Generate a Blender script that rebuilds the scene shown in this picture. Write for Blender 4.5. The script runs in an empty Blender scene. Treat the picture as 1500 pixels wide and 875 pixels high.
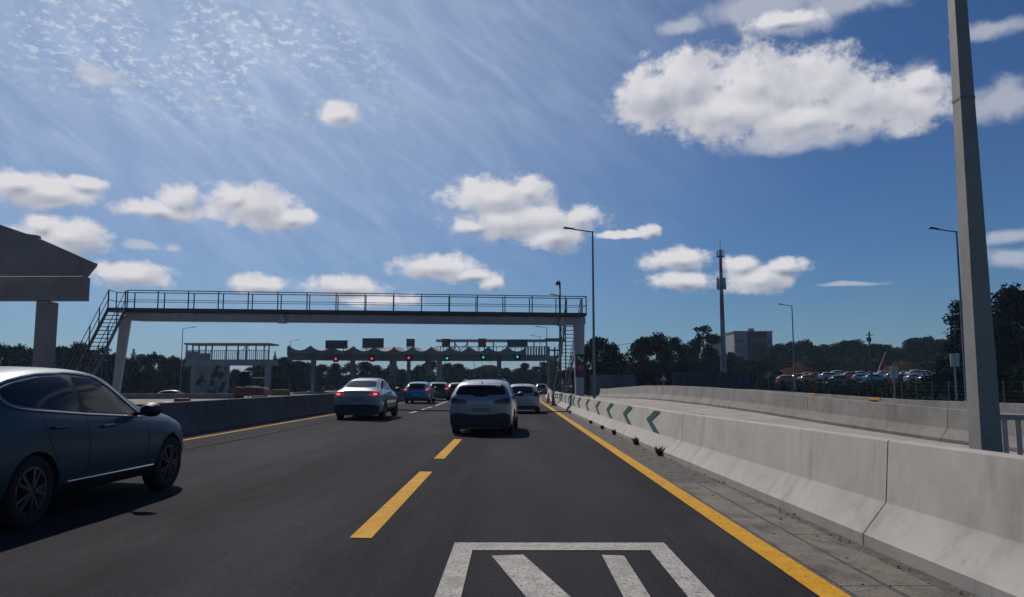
import bpy, bmesh, math, random
from math import sin, cos, pi, radians as R, atan2, sqrt, atan, hypot
from mathutils import Vector, Matrix, Euler, noise as mnoise
from mathutils.bvhtree import BVHTree
from mathutils.geometry import delaunay_2d_cdt
random.seed(7)
S = bpy.context.scene
C = S.collection
# ------------------------------------------------------------------ camera
F = 1150.0; CAMH = 1.5
PITCH = atan(124.5 / F); YAW = R(0.1)
cam = bpy.data.objects.new('camera', bpy.data.cameras.new('camera')); C.objects.link(cam)
cam.location = (0, 0, CAMH); cam.rotation_euler = (pi/2 + PITCH, 0, YAW)
cam.data.sensor_width = 36; cam.data.lens = F/1500*36; cam.data.clip_end = 9000; cam.data.clip_start = .1
S.camera = cam
# ------------------------------------------------------------------ sun, sky, exposure
SUNV = Vector((-.40, .90, 1.0)).normalized()          # towards the sun
sun_el = math.asin(SUNV.z); sun_az = atan2(SUNV.x, SUNV.y)
sl = bpy.data.lights.new('sun', 'SUN'); sl.energy = 3.5; sl.angle = R(.5); sl.color = (1, .93, .84)
so = bpy.data.objects.new('sun', sl); C.objects.link(so); so.location = (0, 0, 60)
so.rotation_euler = (-SUNV).to_track_quat('-Z', 'Y').to_euler()
S.view_settings.view_transform = 'Standard'; S.view_settings.look = 'None'
S.view_settings.gamma = 1; S.view_settings.use_curve_mapping = False
S.view_settings.exposure = 0.0
S.cycles.max_bounces = 5; S.cycles.diffuse_bounces = 2; S.cycles.glossy_bounces = 3
S.cycles.transmission_bounces = 3; S.cycles.transparent_max_bounces = 6
CW, SW = cos(YAW), sin(YAW)
def ray(x, y):
    v = Vector(((x-750)/F, 1.0, -(y-437.5)/F))
    v = Matrix.Rotation(PITCH, 3, 'X') @ v
    return Matrix.Rotation(YAW, 3, 'Z') @ v
def at(x, y, d):                                       # point of a sight line at forward distance d
    r = ray(x, y); t = d / r.y
    return Vector((r.x*t, d, CAMH + r.z*t))
def azel(x, y):
    r = ray(x, y).normalized(); return atan2(r.x, r.y), math.asin(r.z)
XF = .024
def rz(X): return XF*max(0.0, -.65 - X)                # the carriageway's cross fall
def gnd(x, y):
    r = ray(x, y); t = -CAMH/r.z
    for _ in range(12): t = -(CAMH - rz(r.x*t))/r.z
    return Vector((r.x*t, r.y*t, rz(r.x*t)))
# ---- world
W = bpy.data.worlds.new('World'); S.world = W; W.use_nodes = True
nt = W.node_tree; nt.nodes.clear(); N = nt.nodes; Lk = nt.links
def wm(op, a, b=None, c=None, clamp=False):
    n = N.new('ShaderNodeMath'); n.operation = op; n.use_clamp = clamp
    for i, v in enumerate((a, b, c)):
        if v is None: continue
        if isinstance(v, (int, float)): n.inputs[i].default_value = v
        else: Lk.new(v, n.inputs[i])
    return n.outputs[0]
def wramp(v, lo, hi):
    n = N.new('ShaderNodeMapRange'); n.interpolation_type = 'SMOOTHSTEP'
    Lk.new(v, n.inputs[0]); n.inputs[1].default_value = lo; n.inputs[2].default_value = hi
    return n.outputs[0]
def wnoise(vec, scale, detail=6, rough=.55, dist=0):
    n = N.new('ShaderNodeTexNoise'); n.inputs['Scale'].default_value = scale; n.inputs['Detail'].default_value = detail
    n.inputs['Roughness'].default_value = rough; n.inputs['Distortion'].default_value = dist
    Lk.new(vec, n.inputs['Vector']); return n.outputs[0]
def wscale(vec, s, off=(0, 0, 0)):
    n = N.new('ShaderNodeVectorMath'); n.operation = 'MULTIPLY_ADD'
    Lk.new(vec, n.inputs[0]); n.inputs[1].default_value = s; n.inputs[2].default_value = off; return n.outputs[0]
tc = N.new('ShaderNodeTexCoord'); sp = N.new('ShaderNodeSeparateXYZ'); Lk.new(tc.outputs['Generated'], sp.inputs[0])
az = wm('ARCTAN2', sp.outputs[0], sp.outputs[1]); el = wm('ARCSINE', sp.outputs[2])
cb = N.new('ShaderNodeCombineXYZ'); Lk.new(az, cb.inputs[0]); Lk.new(el, cb.inputs[1]); P = cb.outputs[0]
# gentle warp so that outlines billow
wn = N.new('ShaderNodeTexNoise'); wn.inputs['Scale'].default_value = 26; wn.inputs['Detail'].default_value = 4; Lk.new(P, wn.inputs['Vector'])
PW = N.new('ShaderNodeVectorMath'); PW.operation = 'MULTIPLY_ADD'; Lk.new(wn.outputs['Color'], PW.inputs[0])
PW.inputs[1].default_value = (.016, .012, 0)
pm = wscale(P, (1, 1, 1), (-.008, -.006, 0)); Lk.new(pm, PW.inputs[2]); PW = PW.outputs[0]
def field(lst, dv=0, du=0):
    cur = None
    for (x, y, a, b) in lst:
        a0, e0 = azel(x, y); a1 = abs(azel(x+a, y)[0]-azel(x-a, y)[0])/2; e1 = abs(azel(x, y+b)[1]-azel(x, y-b)[1])/2
        v = wscale(PW, (1/a1, 1/e1, 0), (-a0/a1+du/a1, -e0/e1+dv/e1, 0))
        n = N.new('ShaderNodeVectorMath'); n.operation = 'LENGTH'; Lk.new(v, n.inputs[0]); l = n.outputs['Value']
        if cur is None: cur = l
        else:
            m = N.new('ShaderNodeMath'); m.operation = 'SMOOTH_MIN'; Lk.new(cur, m.inputs[0]); Lk.new(l, m.inputs[1]); m.inputs[2].default_value = .25
            cur = m.outputs[0]
    return cur
big = [(960,140,58,55),(1012,122,58,56),(1112,122,75,64),(1060,165,110,42),(1200,120,66,54),(1255,150,75,50),(1180,175,120,34),
       (1330,152,62,42),(725,290,80,24),(772,282,28,18),(765,326,98,22),(812,347,46,18),(850,318,22,14),(900,346,28,5),(926,344,14,4),(951,340,16,8),(690,332,28,9),
       (995,382,52,14),(1002,413,54,12),(1085,391,30,14),(1112,409,62,16),(1150,392,34,11),(640,393,64,16),(692,402,38,8),(720,413,22,10),
       (70,282,80,20),(22,270,42,15),(122,272,34,11),(92,346,64,24),(60,333,30,14),(228,308,66,12),(258,294,30,18),(372,302,62,27),(345,290,36,18),(425,321,38,13),
       (190,404,62,16),(376,417,44,12),(505,421,60,14),(548,440,62,9)]
soft = [(1125,6,100,24),(1240,4,100,20),(998,38,34,14),(1160,30,80,24),(1345,118,48,30),(1460,42,70,16),(1472,148,60,36),(1485,346,50,13),(1485,378,52,16),
        (158,112,42,17),(495,166,36,20),(207,360,24,7),(253,362,16,7),(1250,415,70,4),(1180,205,140,20),(1490,430,20,8)]
big = [(x,y,a*1.08,b*1.0) for x,y,a,b in big[:8]]+[(x,y-1,a*1.08,b*1.32) for x,y,a,b in big[8:]]; big.append((497,166,30,20)); big += [(1348,122,40,26),(1150,30,60,14)]
f1 = field(big); f2 = field(soft); f1u = field(big, .0075, -.004)
n1 = wnoise(P, 22, 9, .58); n2 = wnoise(P, 60, 5, .6)
n3 = wnoise(wscale(P, (1, 1.25, 1)), 52, 6, .62)
d1 = wm('ADD', wm('ADD', f1, wm('MULTIPLY', wm('SUBTRACT', n1, .5), -1.3)), wm('MULTIPLY', wm('SUBTRACT', n3, .5), -1.2))
a1 = wramp(d1, 1.20, .58)
d2 = wm('ADD', f2, wm('MULTIPLY', wm('SUBTRACT', n1, .5), -2.2))
a2 = wm('MULTIPLY', wramp(d2, 1.25, .35), .62)
# thin high cloud streaks and small dapples, plus a painted glare wash towards the sun
ax, ex = azel(300, 0)
sv = N.new('ShaderNodeVectorRotate'); sv.rotation_type = 'Z_AXIS'; sv.inputs['Angle'].default_value = R(38); Lk.new(P, sv.inputs['Vector'])
st = wnoise(wscale(sv.outputs[0], (9, 30, 1)), 1.0, 8, .62, .6)
regd = wscale(P, (1/.72, 1/.46, 0), (-ax/.72, -(ex+.02)/.46, 0))
ln = N.new('ShaderNodeVectorMath'); ln.operation = 'LENGTH'; Lk.new(regd, ln.inputs[0])
reg = wramp(ln.outputs['Value'], 1.25, .1)
veil = wm('MULTIPLY', reg, wm('ADD', wm('MULTIPLY', wramp(st, .32, .80), .30), .50))
dx, dy = azel(270, 60)
dr = wscale(P, (1/.30, 1/.10, 0), (-dx/.30, -dy/.10, 0))
dn = N.new('ShaderNodeVectorMath'); dn.operation = 'LENGTH'; Lk.new(dr, dn.inputs[0])
dap = wm('MULTIPLY', wramp(dn.outputs['Value'], 1.2, .3), wramp(wnoise(wscale(P, (1, 1.7, 1)), 80, 5, .6), .48, .66))
dap = wm('MULTIPLY', dap, wramp(wnoise(P, 12, 2, .5), .38, .52))
a3 = veil
sky = N.new('ShaderNodeTexSky'); sky.sky_type = 'NISHITA'; sky.sun_disc = False
sky.sun_elevation = sun_el; sky.sun_rotation = sun_az; sky.air_density = 1.0; sky.dust_density = .2; sky.ozone_density = 3.2; sky.altitude = 0
bg = N.new('ShaderNodeBackground'); bg.inputs[1].default_value = .062
hs = N.new('ShaderNodeHueSaturation'); hs.inputs['Saturation'].default_value = 1.05; Lk.new(sky.outputs[0], hs.inputs['Color'])
tn = N.new('ShaderNodeMix'); tn.data_type = 'RGBA'; tn.blend_type = 'MULTIPLY'; tn.inputs['Factor'].default_value = 1; tn.inputs['B'].default_value = (.40, .59, .82, 1); Lk.new(hs.outputs[0], tn.inputs['A']); Lk.new(tn.outputs['Result'], bg.inputs[0])
# billow relief: the same noise a little nearer to the sun
m1 = wnoise(P, 15, 4, .5); n1b = wnoise(wscale(P, (1, 1, 1), (.012, -.020, 0)), 15, 4, .5)
rel = wm('MULTIPLY', wm('SUBTRACT', m1, n1b), 1.3)
depth = wramp(d1, .9, .1)
gu = wm('SUBTRACT', wm('MULTIPLY', wm('SUBTRACT', f1u, f1), 1.1), .0)
br = wm('ADD', wm('ADD', wm('ADD', .80, rel), gu), wm('ADD', wm('MULTIPLY', wm('MULTIPLY', depth, wramp(m1, .3, .62)), -.22), wm('MULTIPLY', wm('SUBTRACT', n3, .5), .22)), clamp=True)
cc = N.new('ShaderNodeMix'); cc.data_type = 'RGBA'; Lk.new(br, cc.inputs['Factor'])
cc.inputs['A'].default_value = (.21, .25, .35, 1); cc.inputs['B'].default_value = (.72, .71, .74, 1)
def bgc(colsock=None, col=None):
    b = N.new('ShaderNodeBackground'); b.inputs[1].default_value = 1
    if colsock: Lk.new(colsock, b.inputs[0])
    else: b.inputs[0].default_value = col
    return b.outputs[0]
def wmix(fac, a, b):
    m = N.new('ShaderNodeMixShader'); Lk.new(fac, m.inputs[0]); Lk.new(a, m.inputs[1]); Lk.new(b, m.inputs[2]); return m.outputs[0]
sh = wmix(a3, bg.outputs[0], bgc(col=(.52, .62, .80, 1)))
sh = wmix(wm('MULTIPLY', dap, .70), sh, bgc(col=(.66, .70, .78, 1)))
sh = wmix(a2, sh, bgc(col=(.58, .59, .65, 1)))
sh = wmix(a1, sh, bgc(cc.outputs['Result']))
wo = N.new('ShaderNodeOutputWorld'); Lk.new(sh, wo.inputs[0])
W.cycles.sampling_method = 'MANUAL'; W.cycles.sample_map_resolution = 512

# ------------------------------------------------------------------ materials
MATS = {}
def mat(name, col, rough=.8, col2=None, scale=3.0, bump=0, bscale=40, metal=0, coat=0, emit=None, estr=0, spec=.5, detail=5, stretch=(1,1,1), lo=.4, hi=.65, rnd=0):
    m = bpy.data.materials.new(name); m.use_nodes = True; t = m.node_tree; b = t.nodes['Principled BSDF']
    b.inputs['Base Color'].default_value = (*col, 1); b.inputs['Roughness'].default_value = rough; b.inputs['Metallic'].default_value = metal
    b.inputs['Specular IOR Level'].default_value = spec; b.inputs['Coat Weight'].default_value = coat; b.inputs['Coat Roughness'].default_value = .06
    tx = t.nodes.new('ShaderNodeTexCoord'); mp = t.nodes.new('ShaderNodeMapping'); mp.inputs['Scale'].default_value = stretch
    t.links.new(tx.outputs['Object'], mp.inputs[0])
    if col2 is None: col2 = tuple(c*.86 for c in col); 
    nz = t.nodes.new('ShaderNodeTexNoise'); nz.inputs['Scale'].default_value = scale; nz.inputs['Detail'].default_value = detail; nz.inputs['Roughness'].default_value = .62
    t.links.new(mp.outputs[0], nz.inputs['Vector'])
    mr = t.nodes.new('ShaderNodeMapRange'); mr.inputs[1].default_value = lo; mr.inputs[2].default_value = hi; t.links.new(nz.outputs[0], mr.inputs[0])
    mx = t.nodes.new('ShaderNodeMix'); mx.data_type = 'RGBA'; mx.inputs['A'].default_value = (*col, 1); mx.inputs['B'].default_value = (*col2, 1)
    t.links.new(mr.outputs[0], mx.inputs['Factor']); out = mx.outputs['Result']
    if rnd:
        oi = t.nodes.new('ShaderNodeObjectInfo'); h = t.nodes.new('ShaderNodeHueSaturation')
        r2 = t.nodes.new('ShaderNodeMapRange'); t.links.new(oi.outputs['Random'], r2.inputs[0]); r2.inputs[3].default_value = 1-rnd; r2.inputs[4].default_value = 1+rnd
        t.links.new(r2.outputs[0], h.inputs['Value']); t.links.new(out, h.inputs['Color']); out = h.outputs[0]
    t.links.new(out, b.inputs['Base Color'])
    if bump:
        n3 = t.nodes.new('ShaderNodeTexNoise'); n3.inputs['Scale'].default_value = bscale; n3.inputs['Detail'].default_value = 4
        t.links.new(tx.outputs['Object'], n3.inputs['Vector'])
        bp = t.nodes.new('ShaderNodeBump'); bp.inputs['Strength'].default_value = bump; bp.inputs['Distance'].default_value = .02
        t.links.new(n3.outputs[0], bp.inputs['Height']); t.links.new(bp.outputs[0], b.inputs['Normal'])
    if emit: b.inputs['Emission Color'].default_value = (*emit, 1); b.inputs['Emission Strength'].default_value = estr
    MATS[name] = m; return m
def layered(m, col, scale, lo, hi, stretch=(1,1,1), detail=6, kind='noise', bump=0):
    """lay another patchy colour (stain, wear, speckle) over a material"""
    t = m.node_tree; b = t.nodes['Principled BSDF']; src = b.inputs['Base Color'].links[0].from_socket
    tx = t.nodes.new('ShaderNodeTexCoord'); mp = t.nodes.new('ShaderNodeMapping'); mp.inputs['Scale'].default_value = stretch
    t.links.new(tx.outputs['Object'], mp.inputs[0])
    if kind == 'noise':
        nz = t.nodes.new('ShaderNodeTexNoise'); nz.inputs['Scale'].default_value = scale; nz.inputs['Detail'].default_value = detail; nz.inputs['Roughness'].default_value = .65
    else:
        nz = t.nodes.new('ShaderNodeTexVoronoi'); nz.inputs['Scale'].default_value = scale
    t.links.new(mp.outputs[0], nz.inputs['Vector'])
    mr = t.nodes.new('ShaderNodeMapRange'); mr.inputs[1].default_value = lo; mr.inputs[2].default_value = hi; t.links.new(nz.outputs[0], mr.inputs[0])
    mx = t.nodes.new('ShaderNodeMix'); mx.data_type = 'RGBA'; t.links.new(src, mx.inputs['A']); mx.inputs['B'].default_value = (*col, 1)
    t.links.new(mr.outputs[0], mx.inputs['Factor']); t.links.new(mx.outputs['Result'], b.inputs['Base Color']); return m
asphalt = mat('asphalt', (.0225,.0215,.0285), .9, (.016,.0155,.021), .5, .5, 90, stretch=(1,.35,1), spec=.10)
layered(asphalt, (.060,.058,.064), 60, .52, .70, detail=2); layered(asphalt, (.012,.0115,.015), .30, .47, .62, (2.4,.07,1))
layered(asphalt, (.036,.034,.041), .45, .50, .64, (1,.22,1))
layered(asphalt, (.15,.15,.155), 22, .06, .0, kind='vor'); layered(asphalt, (.012,.012,.014), 17, .60, .70, detail=2)
asphalt_old = mat('old_asphalt', (.048,.047,.052), .9, (.036,.035,.040), .8, .3, 60, stretch=(1,.4,1))
ypaint = mat('yellow_paint', (.60,.30,.008), .75, (.50,.24,.008), 6, .25, 120, spec=.15)
layered(ypaint, (.12,.09,.04), 34, .55, .66, detail=7); layered(ypaint, (.60,.34,.02), 2.5, .5, .75); layered(ypaint, (.22,.14,.03), 1.3, .58, .80, (1,.3,1))
wpaint = mat('white_paint', (.40,.38,.35), .8, (.29,.275,.255), 5, .25, 120)
layered(wpaint, (.05,.05,.055), 40, .53, .62, detail=8); layered(wpaint, (.20,.19,.18), 3, .5, .72)
concrete = mat('barrier_concrete', (.41,.383,.348), .85, (.335,.312,.285), 1.3, .10, 70)
layered(concrete, (.22,.205,.19), 2.2, .54, .78, (1,1,.22)); layered(concrete, (.17,.165,.155), 22, .085, .05, kind='vor'); layered(concrete, (.40,.38,.355), .7, .56, .75)
layered(concrete, (.24,.225,.205), 9, .60, .78, (1,1.6,.12))
concrete_dk = mat('weathered_concrete', (.24,.225,.205), .9, (.17,.16,.145), 1.0, .2, 40)
layered(concrete_dk, (.12,.11,.10), 1.6, .52, .75, (1,1,.25))
noisewall = mat('pale_fence', (.13,.125,.15), .85, (.10,.096,.12), .5)
concrete_bk = mat('shade_dark_concrete', (.10,.093,.092), .9, (.07,.066,.066), 1.0, .4, 40)  # concrete darkened in colour for the left barrier's shaded face
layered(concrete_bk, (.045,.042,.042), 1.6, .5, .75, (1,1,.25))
conc_build = mat('structural_concrete', (.24,.23,.235), .85, (.18,.17,.178), .35, .2, 8)
layered(conc_build, (.10,.10,.105), .5, .52, .75, (1,1,.2))
conc_light = mat('pale_concrete', (.40,.38,.36), .85, (.30,.285,.27), .5, .2, 10)
layered(conc_light, (.2,.19,.18), .8, .55, .75, (1,1,.2))
gutterm = mat('gutter_concrete', (.165,.145,.122), .9, (.115,.10,.084), 2.2, .8, 30)
layered(gutterm, (.05,.046,.042), 3, .50, .68, (1,.5,1), detail=9); layered(gutterm, (.24,.225,.20), 18, .62, .74)
dirt = mat('gritty_dirt', (.095,.088,.08), .95, (.045,.042,.04), 5, .6, 60)
layered(dirt, (.26,.25,.23), 14, .58, .72)
jointm = mat('dark_joint', (.03,.028,.026), .95)
greenp = mat('green_paint', (.012,.085,.065), .55, (.02,.10,.08), 5); layered(greenp, (.12,.16,.14), 26, .62, .75)
steel_gal = mat('galvanised_steel', (.30,.31,.33), .5, (.24,.25,.27), 6, metal=.6)
steel_lamp = mat('lamp_steel', (.22,.225,.24), .5, (.17,.17,.18), 3, metal=.35)
polem = mat('mast_steel', (.33,.31,.275), .6, (.27,.255,.23), 2.5, .1, 20, metal=.1); layered(polem, (.20,.18,.155), 3, .58, .78, (1,1,.15))
steel_dk = mat('dark_painted_steel', (.045,.055,.075), .5, (.035,.04,.055), 4, metal=.2)
girderm = mat('grey_painted_girder', (.34,.34,.38), .6, (.28,.28,.32), .6); layered(girderm, (.16,.15,.15), 1.2, .58, .78, (1,1,.2))
sand = mat('sandy_ground', (.26,.23,.19), .95, (.17,.15,.125), .25, .4, 5)
rampm = mat('ramp_concrete', (.33,.30,.27), .9, (.25,.23,.205), .6, .2, 20)
grassm = mat('rough_grass', (.030,.040,.020), .95, (.05,.048,.026), .12, .5, 4); layered(grassm, (.10,.078,.05), .05, .55, .7)
earth = mat('bare_earth', (.045,.022,.012), .95, (.018,.014,.009), .4, .5, 3, spec=0)
leaf_a = mat('foliage_dark', (.016,.026,.015), .9, (.026,.038,.020), .55, rnd=.25, spec=0)
leaf_b = mat('foliage_mid', (.024,.036,.018), .9, (.036,.048,.024), .55, rnd=.25, spec=0)
leaf_c = mat('foliage_pine', (.014,.023,.015), .9, (.022,.032,.018), .5, rnd=.2, spec=0)
bark = mat('bark', (.07,.055,.042), .95, (.11,.09,.07), 4, .5, 12)
rubber = mat('tyre_rubber', (.012,.012,.013), .85); blackp = mat('black_plastic', (.014,.015,.018), .55, (.02,.02,.023), 8)
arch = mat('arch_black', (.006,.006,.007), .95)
glass_dk = mat('car_glass', (.006,.010,.015), .06, (.008,.013,.018), 1, spec=.18)
glass_b = mat('window_glass', (.03,.04,.055), .1)
chrome = mat('chrome_trim', (.55,.56,.58), .18, metal=1)
alloy = mat('alloy_rim', (.30,.31,.33), .3, metal=.8); alloy_dk = mat('dark_alloy', (.10,.10,.11), .35, metal=.6)
tail_off = mat('tail_lamp_unlit', (.12,.008,.010), .15, (.06,.005,.006), 12, coat=.6)
tail_on = mat('tail_lamp_lit', (.5,.02,.03), .2, emit=(1,.05,.06), estr=.2)
tail_core = mat('brake_lamp_lit', (.8,.2,.2), .2, emit=(1,.16,.15), estr=1.1)
white_pl = mat('plate_white', (.30,.31,.33), .5); redp = mat('red_plastic', (.17,.02,.02), .65, (.11,.015,.016), 4)
whitep = mat('white_plastic', (.62,.62,.62), .5, (.5,.5,.5), 4); orangep = mat('orange_plastic', (.60,.12,.03), .55)
yellowp = mat('yellow_machine', (.26,.17,.03), .65); amber = mat('amber_reflector', (.8,.33,.03), .4, (.6,.24,.02), 6)
sign_red = mat('sign_red_brown', (.17,.045,.045), .5, (.10,.035,.038), 1.2); sign_dk = mat('sign_dark', (.030,.036,.050), .5, (.045,.05,.062), 2)
sign_brn = mat('sign_brown', (.085,.055,.055), .5, (.06,.045,.05), 2); sign_grn = mat('sign_green', (.012,.07,.055), .5); sign_blue = mat('sign_blue', (.02,.045,.16), .5)
sign_white = mat('sign_white', (.62,.62,.62), .5)
lamp_red = mat('signal_red_lit', (.6,.02,.03), .3, emit=(1,.05,.08), estr=1.1); lamp_grn = mat('signal_green_lit', (.02,.5,.3), .3, emit=(.03,.9,.45), estr=.7)
brick = mat('dark_brick_render', (.06,.028,.026), .85, (.045,.024,.024), 1); whiter = mat('white_render', (.34,.33,.335), .85, (.26,.25,.26), .4)
tile = mat('roof_tile', (.16,.065,.045), .85, (.11,.05,.038), 2); fencem = mat('blue_grey_fence', (.045,.055,.085), .7, (.035,.043,.065), .5, stretch=(3,3,.3))
mast_red = mat('mast_red', (.34,.04,.05), .5, (.26,.035,.045), 1); mast_white = mat('mast_white', (.26,.27,.31), .6, (.20,.21,.25), 1)
muralm = mat('mural_wall', (.36,.31,.28), .85, (.28,.24,.22), .6); layered(muralm, (.05,.043,.05), .9, .54, .57, detail=2)
lensm = mat('lamp_lens', (.5,.5,.5), .2)
def paint(name, col, metal=.35, rough=.32): return mat(name, col, rough, tuple(c*.93 for c in col), 2, metal=metal, coat=1)

# ------------------------------------------------------------------ mesh helpers
class MB:
    def __init__(s): s.v = []; s.f = []; s.mi = []
    def add(s, vs, fs, mi=0):
        b = len(s.v); s.v += [tuple(v) for v in vs]; s.f += [tuple(b+i for i in f) for f in fs]; s.mi += [mi]*len(fs)
    def box(s, c, d, rz_=0, mi=0, top=None):
        x, y, z = [k/2 for k in d]; tx, ty = (x, y) if top is None else (top[0]/2, top[1]/2)
        vs = [(-x,-y,-z),(x,-y,-z),(x,y,-z),(-x,y,-z),(-tx,-ty,z),(tx,-ty,z),(tx,ty,z),(-tx,ty,z)]
        cr, sr = cos(rz_), sin(rz_)
        s.add([(c[0]+a*cr-b*sr, c[1]+a*sr+b*cr, c[2]+e) for a, b, e in vs], [(0,3,2,1),(4,5,6,7),(0,1,5,4),(1,2,6,5),(2,3,7,6),(3,0,4,7)], mi)
    def bar(s, p, q, w, h=None, mi=0):                 # rectangular bar between two points
        p = Vector(p); q = Vector(q); h = h or w; t = (q-p).normalized()
        up = Vector((0,0,1)) if abs(t.z) < .95 else Vector((0,1,0))
        a = t.cross(up).normalized()*w/2; b = a.cross(t).normalized()*h/2
        vs = [p-a-b,p+a-b,p+a+b,p-a+b,q-a-b,q+a-b,q+a+b,q-a+b]
        s.add(vs, [(0,3,2,1),(4,5,6,7),(0,1,5,4),(1,2,6,5),(2,3,7,6),(3,0,4,7)], mi)
    def tube(s, pts, r, n=8, mi=0, cap=True):
        pts = [Vector(p) for p in pts]; rs = r if isinstance(r, (list, tuple)) else [r]*len(pts); rings = []
        for i, p in enumerate(pts):
            t = (pts[min(i+1, len(pts)-1)]-pts[max(i-1, 0)]).normalized()
            up = Vector((0,0,1)) if abs(t.z) < .9 else Vector((1,0,0))
            a = t.cross(up).normalized(); b = a.cross(t)
            rings += [p+(a*cos(2*pi*k/n)+b*sin(2*pi*k/n))*rs[i] for k in range(n)]
        fs = [(i*n+k, i*n+(k+1)%n, (i+1)*n+(k+1)%n, (i+1)*n+k) for i in range(len(pts)-1) for k in range(n)]
        if cap: fs += [tuple(range(n))[::-1], tuple((len(pts)-1)*n+k for k in range(n))]
        s.add(rings, fs, mi)
    def lathe(s, prof, axis='z', c=(0,0,0), n=24, mi=0, cap=False):   # prof: (radius, height)
        vs = []
        for (r, h) in prof:
            for k in range(n):
                a = 2*pi*k/n
                if axis == 'z': vs.append((c[0]+r*cos(a), c[1]+r*sin(a), c[2]+h))
                elif axis == 'x': vs.append((c[0]+h, c[1]+r*cos(a), c[2]+r*sin(a)))
                else: vs.append((c[0]+r*cos(a), c[1]+h, c[2]+r*sin(a)))
        fs = [(i*n+k, i*n+(k+1)%n, (i+1)*n+(k+1)%n, (i+1)*n+k) for i in range(len(prof)-1) for k in range(n)]
        if cap: fs += [tuple(range(n)), tuple((len(prof)-1)*n+k for k in range(n))]
        s.add(vs, fs, mi)
    def prism(s, poly, y0, y1, mi=0):                  # poly in (x,z), along y
        n = len(poly); vs = [(x, y0, z) for x, z in poly]+[(x, y1, z) for x, z in poly]
        s.add(vs, [tuple(range(n)), tuple(range(n, 2*n))[::-1]]+[(i, n+i, n+(i+1) % n, (i+1) % n) for i in range(n)], mi)
    def mesh(s, name):
        me = bpy.data.meshes.new(name); me.from_pydata(s.v, [], s.f); me.update()
        if s.mi: me.polygons.foreach_set('material_index', s.mi)
        bm = bmesh.new(); bm.from_mesh(me); bmesh.ops.recalc_face_normals(bm, faces=bm.faces); bm.to_mesh(me); bm.free()
        return me
    def build(s, name, m, parent=None, smooth=False, bevel=0, raw=False):
        me = s.mesh(name) if not raw else bpy.data.meshes.new(name)
        if raw: me.from_pydata(s.v, [], s.f); me.update(); me.polygons.foreach_set('material_index', s.mi)
        return link(name, me, m, parent, smooth, bevel)
def link(name, me, m, parent=None, smooth=False, bevel=0):
    for x in (m if isinstance(m, (list, tuple)) else [m]): me.materials.append(x)
    if smooth: me.polygons.foreach_set('use_smooth', [True]*len(me.polygons))
    if smooth == 'auto':
        try: me.set_sharp_from_angle(angle=R(35))
        except Exception: pass
    o = bpy.data.objects.new(name, me); C.objects.link(o)
    if parent: o.parent = parent
    if bevel:
        b = o.modifiers.new('bevel', 'BEVEL'); b.width = bevel; b.segments = 2; b.limit_method = 'ANGLE'
    return o
def empty(name, loc=(0,0,0), rot=0):
    o = bpy.data.objects.new(name, None); C.objects.link(o); o.location = loc; o.rotation_euler = (0,0,rot); o.empty_display_size = .3; return o
def tag(o, label=None, cat=None, group=None, kind=None):
    for k, v in (('label', label), ('category', cat), ('group', group), ('kind', kind)):
        if v: o[k] = v
    return o
def copy_tree(o, parent=None):
    c = o.copy(); C.objects.link(c); c.parent = parent
    for ch in list(o.children): copy_tree(ch, c)
    return c
def sheet(name, pts_rows, m, smooth=False):            # rows of equal length -> structure
    b = MB(); n = len(pts_rows[0]); vs = [p for r in pts_rows for p in r]
    b.add(vs, [(i*n+j, i*n+j+1, (i+1)*n+j+1, (i+1)*n+j) for i in range(len(pts_rows)-1) for j in range(n-1)])
    o = b.build(name, m, None, smooth); tag(o, kind='structure'); return o
def lerp(a, b, t): return a+(b-a)*t
def pl(tab, d, k=1):
    if d <= tab[0][0]: return tab[0][k]
    for p, q in zip(tab, tab[1:]):
        if d <= q[0]:
            return lerp(p[k], q[k], (d-p[0])/(q[0]-p[0]))
    return tab[-1][k]
def sm(t): t = max(0, min(1, t)); return t*t*(3-2*t)

# ------------------------------------------------------------------ the ground
B1 = [(-8,3.55,1.0),(5.5,3.3,.98),(9.9,3.2,.955),(16.7,3.1,.90),(24,3.0,.885),(30,2.95,.88),(41,2.87,.875),(55,2.9,.87),(72,3.05,.86),(90,3.6,.86),(112,4.8,.86)]
B2 = [(8,15.5,-.45),(16,13.6,-.35),(23,12.3,-.18),(29,11.5,.0),(35,10.8,.20),(42,10.0,.36),(49,9.4,.42),(57,9.15,.40),(65,9.2,.28),(86,9.8,.0),(115,11.5,-.2)]
B3 = [(12,26.5,-.5),(22,22.0,-.30),(30,20.0,-.16),(38,18.6,-.14),(46,17.3,.04),(55,16.2,.22),(70,15.6,.22),(90,16.2,.05),(115,18,-.2)]
def th(X, d):
    e = mnoise.noise((X*.05, d*.05, 0))*.12
    if X > 0:
        base = -.62
        r = sm((d-52)/60)*sm((X-17)/14)
        h = base + e + 1.75*r
        h += sm((X-42)/10)*sm((95-d)/30)*sm((d-30)/30)*1.2
        h += sm((d-250)/400)*sm((X-5)/60)*6
        return h
    return -.75 + e + (.0 if d > 84 else .35*sm((84-d)/10))*0 - sm((d-300)/500)*3
xs = [-4500,-2200,-1000,-500,-300,-200,-140,-100,-80,-65,-55]+list(range(-48,120,4))+[130,150,180,230,300,500,1000,2200,4500]
ys = [-400,-100,-40,-15]+list(range(0,260,5))+[280,310,350,400,470,560,700,900,1300,2000,3200,6000]
sheet('terrain', [[(x, y, th(x, y)) for x in xs] for y in ys], grassm, True)
RX0, RX1 = -8.35, 3.35
def b1x(d): return pl(B1, d)
ry = [-15,0,4,8,12,16,20,25,30,36,42,50,60,72,85,100,125,150,200,260]
sheet('road', [[(RX0-.4, y, rz(RX0-.4)), (-5, y, rz(-5)), (-.65, y, 0), (b1x(y)+.3, y, 0)] for y in ry if y <= 84] +
      [], asphalt)
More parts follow.
